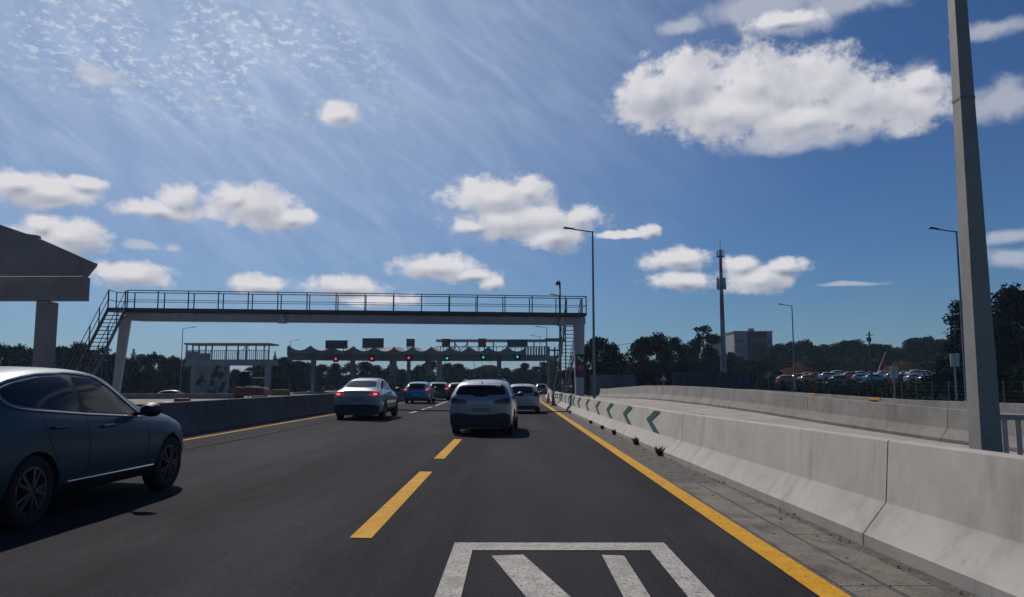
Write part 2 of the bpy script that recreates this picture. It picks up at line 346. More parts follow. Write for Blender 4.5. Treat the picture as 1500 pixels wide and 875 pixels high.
sheet('plaza_apron', [[(-38 if y > 80 else -9, y, .0 if y > 80 else rz(-9)), (-5, y, .0 if y > 84 else rz(-5)+.0), (-.65, y, .0), (9 if y > 80 else 3.4, y, .0)] for y in (84.0,95,125,160,220,300)], asphalt_old)
sheet('construction_ground', [[(-75, y, -.10), (-40, y, -.08), (-9.0, y, .02)] for y in (-5,20,40,60,80.5)], sand)
sheet('ramp_road', [[(b1x(d)+.45, d, min(pl(B2,d,2), .02)-.05 if d < 30 else -.02), (lerp(b1x(d), pl(B2,d), .5), d, pl(B2,d,2)*.75-.02), (pl(B2,d)+.1, d, pl(B2,d,2)+.005)] for d in (8,12,16,20,23,26,29,32,35,38,42,46,49,53,57,61,65,75,86,100,112)], rampm, True)
sheet('side_road', [[(pl(B2,d)+.45, d, pl(B2,d,2)-.05), (pl(B3,d)+.1, d, pl(B3,d,2)+.005)] for d in (12,16,22,26,30,34,38,42,46,50,55,62,70,80,90,115)], asphalt_old, True)
sheet('gutter_dirt', [[(2.34, d, .004), (b1x(d)+.08, d, .004)] for d in (-8,0,4,8,12,16,20,30,41,55,72,84)], dirt)
# distant hills: low dark wooded ridge
hb = []
for i, k in enumerate((0, 1, 2, 3)):
    hb.append([(x, 1500+k*260, [-3.9, 9, 16, -3.9][k]*(1+(.5 if k in (1,2) else 0)*mnoise.noise((x*.0016, k, 3)))) for x in range(-3600, 3700, 120)])
sheet('hills', hb, grassm, True)

hz = MB(); hz.box((0, 2900, 20), (9600, 7200, 50)); hm_ = bpy.data.materials.new('haze_air'); hm_.use_nodes = True; hn = hm_.node_tree; hn.nodes.remove(hn.nodes['Principled BSDF'])  # bluish air volume added to lift distant darks, for the windscreen's veil
pv = hn.nodes.new('ShaderNodeVolumePrincipled'); pv.inputs['Color'].default_value = (.50,.72,1,1); pv.inputs['Density'].default_value = .00022; pv.inputs['Anisotropy'].default_value = .2
hn.links.new(pv.outputs[0], hn.nodes['Material Output'].inputs['Volume']); tag(hz.build('haze', hm_), kind='stuff')
# ---- road markings
def poly_sheet(name, polys, z, m, zf=None):
    b = MB()
    for p in polys:
        b.add([(x, y, (zf(x) if zf else 0)+z) for x, y in p], [tuple(range(len(p)))])
    o = b.build(name, m); tag(o, kind='structure'); return o
edge = []
YC = [(-8,2.27),(60,2.27),(70,2.32),(84,2.9)]
es = [-8,0,5,10,16,22,30,40,50,60,70,84]
poly_sheet('road_marking', [[(pl(YC,a)-.11,a),(pl(YC,a)+.11,a),(pl(YC,b_)+.11,b_),(pl(YC,b_)-.11,b_)] for a, b_ in zip(es, es[1:])], .008, ypaint)
LD = -1.47
dash = [(-.5,5.2),(7.75,13.45),(15.75,21.2),(23.8,29.3),(31.9,37.4),(40,45.5)]
poly_sheet('road_marking', [[(LD-.105,a),(LD+.105,a),(LD+.105,b_),(LD-.105,b_)] for a, b_ in dash], .006, ypaint, rz)
LW = -4.9
poly_sheet('road_marking', [[(LW-.09,a),(LW+.09,a),(LW+.09,a+2.6),(LW-.09,a+2.6)] for a in (31.5,37.5,41.5,45)] +
           [[(LW-.09,50),(LW+.09,50),(LW-.2,62),(LW-.38,62)],[(LW-.38,62),(LW-.2,62),(LW-.6,84),(LW-.78,84)]], .006, wpaint, rz)
EL = -7.75
poly_sheet('road_marking', [[(EL-.05,a),(EL+.05,a),(EL+.05,a+8),(EL-.05,a+8)] for a in range(-8,72,8)], .006, ypaint, rz)
# painted lane symbol: outlined box with a slanting and a straight stroke inside
x0, x1 = -.555, 1.42; t0, b0 = 7.62, 1.9
def rag(p): return p
poly_sheet('lane_symbol', [[(x0,b0),(x0+.19,b0),(x0+.185,t0-.34),(x0,t0)], [(x0,t0),(x0+.185,t0-.34),(x1-.19,t0-.34),(x1,t0)], [(x1-.19,b0),(x1,b0),(x1,t0),(x1-.19,t0-.34)],
                           [(.85,b0+.55),(1.0,b0+.55),(.80,4.0),(.085,7.1),(-.19,7.05),(.45,4.0)], [(.775,3.9),(.965,3.9),(.965,7.06),(.775,7.08)]], .007, wpaint)
# gutter slabs beside the barrier
gb = MB(); y = -6.0
grit = MB(); rn = random.Random(11)
for _ in range(200):
    gy = 2+rn.random()**1.5*26; gx = 3.14+rn.gauss(0,.05) if rn.random() < .7 else rn.uniform(2.4,3.2); gx = min(gx, 3.24); q = rn.uniform(.005,.016)
    grit.box((gx, gy, .015+q*.3), (q*1.6, q*2.2, q), rn.uniform(0,3), top=(q, q*1.2))
tag(grit.build('grit', mat('pale_grit', (.30,.28,.25), .9, (.12,.11,.10), 3)), 'loose grit and concrete crumbs along the barrier foot', 'grit', kind='stuff')
while y < 11.6:
    L_ = 1.0
    for (a, b_) in ((2.42, 2.74), (2.78, 3.10)):
        z = .014+random.uniform(-.0015, .0015)
        gb.box(((a+b_)/2+random.uniform(-.004,.004), y+L_/2, z/2), (b_-a, L_-.007, z))
    y += L_
tag(gb.build('gutter', gutterm, bevel=.004), kind='structure')
# seam and repair lines in the asphalt
def crack(pts, w): 
    b = MB()
    for p, q in zip(pts, pts[1:]):
        n = 6
        for i in range(n):
            a = Vector(p).lerp(Vector(q), i/n); c = Vector(p).lerp(Vector(q), (i+1)/n)
            ww = w*random.uniform(.6, 1.3); 
            b.add([(a.x-ww/2, a.y-ww/2, rz(a.x)+.003),(a.x+ww/2, a.y+ww/2, rz(a.x)+.003),(c.x+ww/2, c.y+ww/2, rz(c.x)+.003),(c.x-ww/2, c.y-ww/2, rz(c.x)+.003)], [(0,1,2,3)])
    return b
seams = MB()
tar = mat('tar_seam', (.014,.014,.016), .95, spec=0)
for pts, w in (([(-6.9,12),(-6.6,20),(-6.7,30),(-6.5,42)], .05), ([(-8.0,31),(-4,31.3),(-1.2,31.1)], .05), ([(-1.2,24.6),(2.2,24.7)], .03)):
    q = crack(pts, w); seams.add(q.v, q.f)
tag(seams.build('tar_seam', tar), kind='structure')

# ------------------------------------------------------------------ barriers
def prof(h):                                           # New Jersey section: (offset from the foot, height)
    k = h/.96
    return [(0,-.4),(0,.11*k),(.010,.12*k),(.218,.385*k),(.226,.40*k),(.272,h-.014),(.278,h-.004),(.286,h),(.444,h),(.452,h-.004),(.458,h-.014),(.504,.40*k),(.512,.385*k),(.72,.12*k),(.73,.11*k),(.73,-.4)]
def barrier(name, xf, zf, hf, d0, d1, step, joints, m, parent=None, side=1, jw=.011, jin=.03):
    ds = set(); d = d0
    while d < d1: ds.add(round(d, 3)); d += step
    ds.add(d1); js = []
    st = [(d, 0) for d in ds if all(abs(d-j) > .1 for j in joints)]
    for j in joints:
        if d0 < j < d1: st += [(j-jw, 0), (j-jw*.7, jin), (j+jw*.7, jin), (j+jw, 0)]
    st.sort(); b = MB(); rows = []
    for d, ins in st:
        e = .5; tx = xf(d+e)-xf(d-e); nx, ny = 1.0, -tx/(2*e); l = hypot(nx, ny); nx, ny = nx/l, ny/l
        row = []
        for (u, v) in prof(hf(d)):
            uu = u
            if ins:
                uu = u+ins if u < .36 else u-ins; v = v-ins if v > hf(d)-.02 else v
            wob = mnoise.noise((d*.7, u*4, v*4+xf(d)))*.006
            row.append((xf(d)+side*nx*(uu+wob), d+side*ny*(uu), zf(d)+v))
        rows.append(row)
    n = len(rows[0]); vs = [p for r in rows for p in r]
    b.add(vs, [(i*n+j, i*n+j+1, (i+1)*n+j+1, (i+1)*n+j) for i in range(len(rows)-1) for j in range(n-1)])
    b.add(rows[0], [tuple(range(n))]); b.add(rows[-1], [tuple(range(n))])
    o = b.build(name, m, parent, 'auto'); return o
b1 = empty('concrete_barrier', (3.3, 0, 0)); tag(b1, 'long white concrete barrier with green chevrons running beside the yellow edge line', 'barrier')
def off(o, b): o.location = -Vector(b.location); return o
hf1 = lambda d: pl(B1, d, 2)
def smx(tab): return lambda d: (pl(tab, d-3)+pl(tab, d)+pl(tab, d+3))/3
f1x = smx(B1)
off(barrier('barrier_wall', f1x, lambda d: 0, hf1, -7.5, 110, 1.5, [-.8,7.5,15.8,24.1,32.4,40.7,49,57.3,65.6], concrete, b1), b1)
chx = [958,922,897,880,865,853,845,838,832,827,823,820]
for i, px in enumerate([958,922,897,880,865,853,845,838,832,827,823,819,816]):
    d = 3.27*F/(px-752.0); b = MB(); h = hf1(d)
    def on(s, t):                                      # s forward metres, t 0..1 of the upper face
        dd = d+s; hh = hf1(dd); z0, z1 = .40*hh/.96, hh-.014
        return (f1x(dd)+lerp(.226,.272,t)-.012, dd, lerp(z0, z1, t))
    w = 1.15; tip = 1.05; R_ = []
    for t0_, t1_ in ((-.0,.5),(.5,.97)):
        for k in range(4):
            ta = lerp(t0_, t1_, k/4); tb = lerp(t0_, t1_, (k+1)/4)
            sa = tip*(1-abs(ta-.5)/.5); sb = tip*(1-abs(tb-.5)/.5)
            b.add([on(sa-.3,ta), on(sa-.3+w*.62,ta), on(sb-.3+w*.62,tb), on(sb-.3,tb)], [(0,1,2,3)])
    off(b.build('chevron', greenp, b1), b1)
# weeds at the foot of the barrier
weedm = mat('dry_weed', (.045,.042,.025), .9, (.09,.075,.04), 20)
def weed(x, y, s, label):
    b = MB()
    for k in range(80):
        a = random.uniform(0, 2*pi); l = s*random.uniform(.45, 1); r0 = random.uniform(0, .04); lean = random.uniform(.1, .9)
        p = Vector((r0*cos(a), r0*sin(a), 0)); q = p+Vector((cos(a)*lean*l, sin(a)*lean*l, l)); m_ = (p+q)/2+Vector((0,0,l*.1))
        wv = Vector((-sin(a), cos(a), 0))*.009
        b.add([p-wv, p+wv, m_+wv*1.3, m_-wv*1.3, q], [(0,1,2,3),(3,2,4)])
    o = b.build('weed', weedm); o.location = (x, y, .004); tag(o, label, 'weed', 'weeds at the barrier foot')
for (px, py, s, lb) in ((967,668,.24,'largest dark dry weed tuft at the foot of the white barrier, nearest the camera'),(925,652,.22,'dark weed tuft at the barrier foot below the nearest green chevron'),
                    (894,637,.18,'small dark weed tuft at the barrier foot, third from the camera'),(877,629,.15,'small weed tuft at the barrier foot, fourth from the camera'),
                    (862,621,.14,'tiny weed tuft at the barrier foot, fifth from the camera'),(829,606,.2,'farthest dark weed tuft at the barrier foot near the traffic cones')):
    d = gnd(px, py).y; weed(f1x(d)-.05, d, s*.95, lb)
b2 = barrier('concrete_barrier', smx(B2), lambda d: pl(B2,d,2), lambda d: .95, 9, 110, 2, [15,23,31,39,47.6,55,63,71], concrete_dk)
tag(b2, 'weathered beige concrete barrier curving along the ramp behind the white barrier', 'barrier')
b3 = barrier('concrete_barrier', smx(B3), lambda d: pl(B3,d,2), lambda d: .87, 13, 112, 2, [22,30,38,46,54,62], concrete_dk)
tag(b3, 'farthest low concrete barrier on the right with amber reflectors on its face', 'barrier')
for px, py, lb in ((1184,577.5,'left amber reflector patch on the far right concrete barrier'),(1275,583.5,'right amber reflector patch on the far right concrete barrier')):
    best = min((abs(at(px,py,d).x-smx(B3)(d)), d) for d in [20+.1*k for k in range(500)])[1]
    b = MB(); X = smx(B3)(best)
    for k in range(2): b.box((X+.20, best, min(at(px,py,best).z, pl(B3,best,2)+.80)), (.05,1.3,.12)); break
    o = b.build('reflector', amber, bevel=.01); o.parent = None
    tag(o, lb, 'reflector', 'amber reflectors')
# left barrier along the carriageway: shade of its right side put into the colour
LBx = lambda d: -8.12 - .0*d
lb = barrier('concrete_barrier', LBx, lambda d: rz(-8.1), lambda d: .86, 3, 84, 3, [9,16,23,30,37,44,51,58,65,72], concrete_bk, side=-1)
tag(lb, 'dark shaded concrete barrier along the left edge of the carriageway', 'barrier')
lw = MB(); A = at(40,583.5,80.7); B_ = at(350,583,80.7); lw.box(((A.x+B_.x)/2, 80.9, .18), (B_.x-A.x, .35, .62), top=(B_.x-A.x,.22))
tag(lw.build('low_wall', concrete_dk, bevel=.03), 'low concrete wall across the sandy ground left of the red truck', 'wall')

# ------------------------------------------------------------------ maintenance gantry over the road
gA = Vector((at(186,455,44.1).x, 44.1, 0)); gB = Vector((at(859,455,47.4).x, 47.4, 0)); gd = (gB-gA); GL = gd.length; ga = atan2(gd.y, gd.x)
g = empty('footbridge_gantry', (gA.x, gA.y, -.1), ga); tag(g, 'grey steel maintenance footbridge spanning the whole carriageway with dark railings and stairs at both ends', 'footbridge')
ZD = 5.78                                              # deck level, local x along the bridge, y across (away)
m = MB(); m.box((GL/2-.1, .55, ZD-.385), (GL+.2, .55, .45)); m.box((GL/2, .55, ZD-.62), (GL-1, .62, .03)); m.build('girder', girderm, g, bevel=.01)
m = MB(); m.box((GL/2-.5, .5, ZD-.09), (GL+1.0, 1.15, .07)); m.box((GL/2-.5,-.09,ZD+.0),(GL+1.0,.03,.13)); m.box((GL/2-.5,1.09,ZD+.0),(GL+1.0,.03,.13)); m.build('deck', steel_dk, g)
for k in range(17):
    m = MB(); m.box((.5+k*(GL-1)/16, .5, ZD-.16), (.22, 1.1, .08), top=(.34,1.12)); m.build('deck_bracket', steel_dk, g)
for k in (6, 18.2): 
    m = MB(); m.box((k*1.35+.4, .3, ZD-.45), (.45,.7,.5), top=(.12,.7)); m.build('splice_plate', girderm, g)
for yy in (-.08, 1.08):
    for k in range(17):
        m = MB(); m.box((k*(GL-.05)/16+.02, yy, ZD+.5), (.055,.055,1.12)); m.build('railing_post', steel_dk, g)
    for zz, r in ((1.06,.028),(.52,.018)):
        m = MB(); m.tube([(-.0,yy,ZD+zz),(GL,yy,ZD+zz)], r, 6); m.build('handrail', steel_dk, g)
m = MB(); 
for zz in (1.06,.52): m.tube([(GL,-.08,ZD+zz),(GL,1.08,ZD+zz)], .024, 6)
m.build('handrail', steel_dk, g)
# columns
m = MB(); 
for (x0_, w0, w1, lean) in ((.05,.62,.80,-.55),):
    vs = []
    for (z, x, w) in ((0, -.62, .30), (ZD-.35, -.22, .54)):
        vs += [(x-w/2,.35,z),(x+w/2,.35,z),(x+w/2,.75,z),(x-w/2,.75,z)]
    m.add(vs, [(0,3,2,1),(4,5,6,7),(0,1,5,4),(1,2,6,5),(2,3,7,6),(3,0,4,7)])
m.build('column', girderm, g, bevel=.02)
m = MB(); m.box((GL-.36,.55,(ZD-.6)/2), (.46,.40,ZD-.6), top=(.62,.5)); m.build('column', girderm, g, bevel=.02)
def stairs(x0_, x1_, ysign, run, y_start, drop, parent, n=24):
    e = parent; m = MB()
    y1 = y_start+ysign*run
    for x in (x0_, x1_): m.bar((x, y_start, ZD-.08), (x, y1, ZD-.08-drop), .06, .24)
    m.build('stringer', steel_dk, e)
    m = MB()
    for k in range(n):
        t = (k+.5)/n; m.box(((x0_+x1_)/2, y_start+ysign*run*t, ZD-.08-drop*t), (abs(x1_-x0_), .22, .035))
    m.build('treads', steel_dk, e)
    for x in (x0_, x1_):
        m = MB()
        for zz in (.52, 1.05): m.tube([(x, y_start, ZD+zz), (x, y1, ZD+zz-drop)], .024, 6)
        m.build('handrail', steel_dk, e)
        for t in (0.0, .2, .4, .6, .8, 1.0):
            m = MB(); m.box((x, y_start+ysign*run*t, ZD-drop*t+.5), (.05,.05,1.1)); m.build('railing_post', steel_dk, e)
m = MB(); m.box((-.5,.45,ZD-.07),(1.1,1.3,.07)); m.build('landing', steel_dk, g)
for (xx, yy) in ((-.98,1.08),(-.98,-.1),(-.5,1.08)):
    m = MB(); m.box((xx,yy,ZD+.52),(.05,.05,1.12)); m.build('railing_post', steel_dk, g)
m = MB()
for z_ in (1.06,.52): m.tube([(-.98,-.1,ZD+z_),(-.98,1.08,ZD+z_),(0,1.08,ZD+z_)], .024, 6)
m.build('handrail', steel_dk, g)
stairs(-.98, -.06, -1, 5.7, -.15, 5.4, g)
stairs(GL-1.0, GL-.1, 1, 5.4, 1.1, 5.4, g)
m = MB(); m.box((-.5,-2.7,ZD-.08-2.45),(1.0,.5,.12)); m.bar((-.9,-3.0,0),(-.9,-3.0,ZD-2.9),.1); m.bar((-.1,-3.0,0),(-.1,-3.0,ZD-2.9),.1); m.build('stair_support', steel_dk, g)

# ------------------------------------------------------------------ lamp posts
def lamp_post(px, top_y, d, arm_px, label, h_base=-.4, rb=.085, rt=.05, group='lane lighting posts', arm_rise=.12):
    p = at(px, top_y, d); o = empty('street_lamp', (p.x, d, h_base)); tag(o, label, 'street lamp', group)
    H = p.z-h_base; al = arm_px*d/F; s = 1 if al > 0 else -1
    m = MB(); m.tube([(0,0,0),(0,0,H*.5),(0,0,H)], [rb,(rb+rt)/2,rt], 10); m.box((0,0,.5),(rb*2.3,rb*2.3,1.0)); m.build('pole', steel_lamp, o, 'auto')
    m = MB(); m.tube([(0,0,H-.04),(al*.68,0,H+arm_rise)], rt*.75, 8); m.build('arm', steel_lamp, o, 'auto')
    m = MB(); x0_ = al*.62; m.add([(x0_,-.07,H+arm_rise-.03),(x0_,.07,H+arm_rise-.03),(al*1.0,.14,H+arm_rise+.06),(al*1.0,-.14,H+arm_rise+.06),
              (x0_,-.06,H+arm_rise+.05),(x0_,.06,H+arm_rise+.05),(al*.96,.12,H+arm_rise+.13),(al*.96,-.12,H+arm_rise+.13)],
              [(0,3,2,1),(4,5,6,7),(0,1,5,4),(1,2,6,5),(2,3,7,6),(3,0,4,7)]); hd = m.build('lamp_head', steel_dk, o, bevel=.02)
    m = MB(); m.box((al*.84,0,H+arm_rise+.02),(abs(al)*.2,.16,.03)); m.build('lens', lensm, hd)
    return o
lamp_post(868,339,43.6,-44,'tall slim street lamp standing behind the white barrier right of the footbridge')
lamp_post(1401,339,43.6,-42,'tall slim street lamp just left of the large foreground mast')
lamp_post(1160,448,85,-21,'street lamp beside the brick apartment block, right of the red and white mast', .8)
lamp_post(268,481,118,19,'street lamp left of the roofed frame structure', -.8)
lamp_post(426,499,150,13,'street lamp at the left end of the wavy toll canopy', -.8)
lamp_post(801,480,119,-17,'distant street lamp above the far footbridge roof, taller of the pair', -.6)
lamp_post(791,493,150,-14,'distant street lamp above the far footbridge roof, shorter of the pair', -.6)
lamp_post(828,434,76,-23,'street lamp seen through the railing of the footbridge', -.5)
lamp_post(907,505,165,17,'small far street lamp between the two right tree clumps', .0)
for px, ty, d in ((641,533,230),(695,531,210),(706,530,230),(719,536,260)):
    lamp_post(px, ty-6, d, -9, 'far street lamp pole seen below the toll canopy beam', -.5, group='far lamp posts beyond the toll canopy')
p = at(820,411,70); o = empty('camera_pole', (p.x, 70, -.4)); tag(o, 'dark camera pole with a small dome at its top left of the tall lamp', 'camera pole')
m = MB(); m.tube([(0,0,0),(0,0,p.z+.3)], [.12,.08], 10); m.build('pole', steel_dk, o, True)
m = MB(); m.lathe([(.0,-.42),(.12,-.38),(.15,-.25),(.13,-.1),(.03,0)], c=(-.22,0,p.z+.35), n=12); m.bar((0,0,p.z+.35),(-.22,0,p.z+.35),.05); m.build('camera_dome', steel_dk, o, True)
# big foreground mast
o = empty('lamp_mast', (at(1444,655,8.4).x, 8.4, -.5)); tag(o, 'thick square tapered steel mast close by, rising out of the top of the picture', 'mast')
m = MB(); bb = .262; H = 11.0; kk = (.223-.140)/4.8
def mw(z): return .223-kk*(z-.8) if z < 7 else .223-kk*6.2-(z-7)*.006
for z0_, z1_ in ((-.5,.8),(.8,4.6),(4.6,7),(7,11)):
    m.box((0,0,(z0_+z1_)/2+.5), (mw(z0_),mw(z0_),z1_-z0_), top=(mw(z1_),mw(z1_)))
m.build('mast_shaft', polem, o)
m = MB(); m.box((0,0,5.12),(mw(4.6)+.008,mw(4.6)+.008,.03)); m.build('joint_band', steel_lamp, o)
m = MB(); m.tube([(0,0,11.4),(-1.8,0,11.7)], .05, 8); m.box((-2.1,0,11.74),(.75,.3,.12)); m.build('arm', steel_lamp, o)
m = MB(); m.box((.115,.02,2.0),(.05,.14,.85)); m.box((.145,.02,2.2),(.02,.10,.35)); m.build('cover_panel', polem, o, bevel=.01)
# metal railing next to it
pa = at(1464,612,10.2); o = empty('metal_railing', (pa.x, pa.y, -.45), -.50); tag(o, 'grey metal railing with upright slats right of the thick mast', 'railing')
m = MB(); m.box((1.9,0,1.52),(3.9,.09,.07)); m.box((1.9,0,.25),(3.9,.06,.05)); m.build('rail', steel_gal, o, bevel=.01)
for k in range(26):
    m = MB(); m.box((.05+k*.148,0,.86),(.062,.04,1.25)); m.build('slat', conc_light, o)

# ------------------------------------------------------------------ near canopy at left
D = 38.0
def wp(x, y, d=D): q = at(x, y, d); return q
o = empty('toll_canopy', (at(70,440,D).x, D, -.1)); tag(o, 'dark concrete canopy with a sloping shell roof on one thick column at the left edge', 'canopy')
ox = o.location.x
def L2(x, y, d=D): q = at(x, y, d); return (q.x-ox, q.z+.1)
m = MB()
c0 = L2(53,440); c1 = L2(70,440)
m.box(((c0[0]+c1[0])/2, .475, L2(0,441)[1]/2), (c1[0]-c0[0], .95, L2(0,441)[1])); m.build('column', conc_build, o, bevel=.03)
m = MB(); a_ = L2(-190,405); b_ = L2(121,440); m.box(((a_[0]+b_[0])/2, .3, (a_[1]+b_[1])/2), (b_[0]-a_[0], .6, a_[1]-b_[1])); m.build('beam', conc_build, o, bevel=.03)
m = MB(); e1 = [L2(-190,262), L2(0,329), L2(50,346), L2(65,348), L2(66,352), L2(148,388), L2(147,392), L2(131,411), L2(131,406), L2(-190,406)]
m.prism([(x, z) for x, z in e1], -.6, -.3); e2 = [(x, z) for x, z in e1]
m.build('fascia', conc_build, o)
m = MB()
for k in range(1):                                     # arched concrete shells behind the fascia
    rows = []; n = 10
    xa = L2(-190,0)[0]; xb = L2(146,0)[0]
    for i in range(n+1):
        t = i/n; yy = -.3+(k+t)*.5; arc = .05*sin(pi*t)
        rows += [(xa, yy, L2(-190,262)[1]-.25+arc), (xb, yy, L2(146,389)[1]-.12+arc*.55), (xa, yy, L2(-190,262)[1]-.03+arc), (xb, yy, L2(146,389)[1]+.0+arc*.55)]
    m.add(rows, [(4*i, 4*i+1, 4*i+5, 4*i+4) for i in range(n)]+[(4*i+2, 4*i+6, 4*i+7, 4*i+3) for i in range(n)]+[(4*i+1,4*i+3,4*i+7,4*i+5) for i in range(n)])
m.build('shell_roof', conc_build, o, True)

# ------------------------------------------------------------------ far toll plaza
DP = 125.0
o = empty('toll_canopy', (at(673,528,DP).x, DP, 0)); tag(o, 'long toll plaza canopy with a wavy shell roof spanning the lanes ahead', 'canopy'); ox = o.location.x
zb, zt = at(0,529,DP).z, at(0,520,DP).z; zv, zp = at(0,515.5,DP).z, at(0,508.5,DP).z
def sect(xL, xR, npk, rot_pivot, rot, deep, name):
    cr, sr = cos(rot), sin(rot)
    def T(x, y, z): return (rot_pivot+(x-rot_pivot)*cr-y*sr, (x-rot_pivot)*sr+y*cr, z)
    m = MB(); w = xR-xL
    m.box(((xL+xR)/2, .6, (zb+zt)/2), (w, 1.2, zt-zb)); m.v = [T(*v) for v in m.v]; m.build('beam', conc_build, o)
    m = MB(); n = 8; pw = w/npk
    for k in range(npk):
        for yy0, yy1 in ((-1.2, deep),):
            vs = []
            for i in range(n+1):
                u = abs(2*i/n-1); zz = zv+(zp-zv)*(u**2.0)         # scalloped: dips between sharp peaks
                x = xL+k*pw+pw*i/n
                vs += [(x, yy0, zz), (x, yy0+.0, zt-.02), (x, yy1, zz+.25), (x, yy1, zt-.02)]
            fs = []
            for i in range(n):
                a = 4*i; b = 4*i+4; fs += [(a, b, b+1, a+1), (a, a+2, b+2, b), (a+2, a+3, b+3, b+2), (a+1,b+1,b+3,a+3)]
            m.add([T(*v) for v in vs], fs)
    m.build('shell_roof', conc_build, o, 'auto')
xL, xm, xR = at(428,520,DP).x-ox, at(577,520,DP).x-ox, at(771,520,DP).x-ox
sect(xm, xR, 7, 0, 0, 9, 'a'); 
L3 = (xm-xL)/cos(.30)
sect(xm-L3*.955, xm, 5, xm, .30, 9, 'b')
m = MB(); xe = at(800,520,DP).x-ox; m.box(((xR+xe)/2,.6,(zb+zt)/2),(xe-xR-.02,1.1,(zt-zb)*.96)); m.build('beam', conc_build, o)
for px, w, mm in ((466,.6,conc_build),(519,.6,conc_build),(575,1.0,conc_build),(598,.5,conc_build),(627,.9,conc_build),(643,.8,conc_light),(731,.7,conc_build)):
    x = at(px,540,DP).x-ox; yy = .6
    if x < xm: yy = (x-xm)*sin(.30)+.6
    m = MB(); m.box((x, yy, zb/2-.01), (w, 1.0, zb-.02)); m.build('column', mm, o)
def box_sign(px0, py0, px1, py1, d, mt, label, extra=None, legs=True):
    a = at(px0,py0,d); b = at(px1,py1,d); cx, cz = (a.x+b.x)/2, (a.z+b.z)/2; w, h = b.x-a.x, a.z-b.z
    o = empty('overhead_sign', (cx, d, zt-.1)); tag(o, label, 'sign', 'signs on top of the toll canopy'); cz -= zt-.1
    m = MB(); m.box((0,0,cz),(w,.25,h)); m.build('panel', mt, o, bevel=.03)
    m = MB()
    for s in (-.32,.32): m.box((s*w,.1,(cz-h/2)/2),(.12,.12,cz-h/2))
    m.build('support', steel_gal, o)
    if extra == 'frame':
        m = MB(); m.box((0,-.14,cz+h*.30),(w*.8,.02,h*.10)); m.box((0,-.14,cz),(w*.55,.02,h*.12)); m.box((0,-.14,cz-h*.3),(w*.7,.02,h*.08)); m.build('marking', mat('sign_red_text', (.35,.07,.06), .5), o)
    if extra == 'cols':
        m = MB()
        for k in range(4): m.box(((-.36+k*.24)*w,-.14,cz),(w*.16,.02,h*.7))
        m.build('marking', mat('sign_teal', (.05,.09,.13), .5), o)
    if legs:
        m = MB(); m.box((0,.2,cz-h/2-.12),(w*1.15,.5,.06)); m.build('walkway', conc_light, o)
box_sign(477,498.5,509,511,118,sign_dk,'wide dark sign panel at the left end of the toll canopy',legs=False)
box_sign(531,495.5,562,510,120,sign_brn,'wide brownish sign panel second from left on the toll canopy')
box_sign(595.5,496.5,607.5,508,DP,sign_red,'small square reddish sign above the third red signal','frame')
box_sign(647.5,496.5,659.5,507.5,DP,sign_red,'small square reddish sign above the leftmost green signal','frame')
box_sign(700.5,496,712,507.5,DP,sign_red,'small square reddish sign above the middle green signal','frame')
box_sign(743,497.5,773,508,DP,sign_dk,'wide dark teal sign panel at the right end of the toll canopy','cols')
for i, (px, py, col, lb) in enumerate(((492,526,0,'leftmost lit red lane signal on the toll canopy beam'),(545,525.5,0,'lit red lane signal, middle of the three red ones'),(599,524.5,0,'lit red lane signal below the first square sign'),
                    (655,525,1,'leftmost lit green lane signal on the toll canopy'),(708,523.5,1,'lit green lane signal, middle of the three green ones'),(758,523,1,'rightmost lit green lane signal below the dark teal sign'))):
    d = DP-.35 if px > 577 else DP-.4-(577-px)*.034*1.0-.6
    p = at(px,py,d); o = empty('lane_signal', (p.x, d, p.z)); tag(o, lb, 'traffic light', 'lane signals on the toll canopy')
    m = MB(); m.box((0,0,0),(.85,.25,.95)); m.build('housing', blackp, o, bevel=.05)
    m = MB(); m.lathe([(0,-.16),(.17,-.15),(.18,-.12)], 'y', n=14); m.build('lamp', lamp_grn if col else lamp_red, o)
    m = MB(); m.lathe([(.32,-.12),(.32,-.4)], 'y', n=12); m.build('visor', blackp, o, True)
# islands and booths
for i, px in enumerate((466,519,572,627,681,733,785)):
    x = at(px,560,DP).x; lbs = ['leftmost toll booth under the wavy canopy','second toll booth from the left under the canopy','third toll booth from the left under the canopy','fourth toll booth from the left, beside the pale column','fifth toll booth from the left, behind the silver car ahead','sixth toll booth from the left, second from right','rightmost toll booth beside the stair tower']
    m = MB(); m.box((x, DP, .1),(1.7, 22, .22)); q = m.build('traffic_island', conc_light, bevel=.04); tag(q, lbs[i].replace('toll booth','raised concrete lane island'), 'traffic island', 'lane islands of the toll plaza')
    o = empty('toll_booth', (x, DP+1, .2)); tag(o, lbs[i], 'toll booth', 'toll booths')
    m = MB(); m.box((0,0,.5),(1.25,2.4,1.0)); m.box((0,0,2.35),(1.25,2.4,.25)); 
    for sx in (-.58,.58):
        for sy in (-1.15,1.15): m.box((sx,sy,1.6),(.08,.08,1.3))
    m.build('cabin', steel_dk, o); m = MB(); m.box((0,0,1.6),(1.16,2.3,1.2)); m.build('window', glass_b, o)
    m = MB(); m.box((0,-4.2,.7),(.35,.5,1.4)); m.box((0,-4.5,1.1),(.25,.05,.3)); m.build('toll_machine', yellowp if i % 2 else whitep, o)

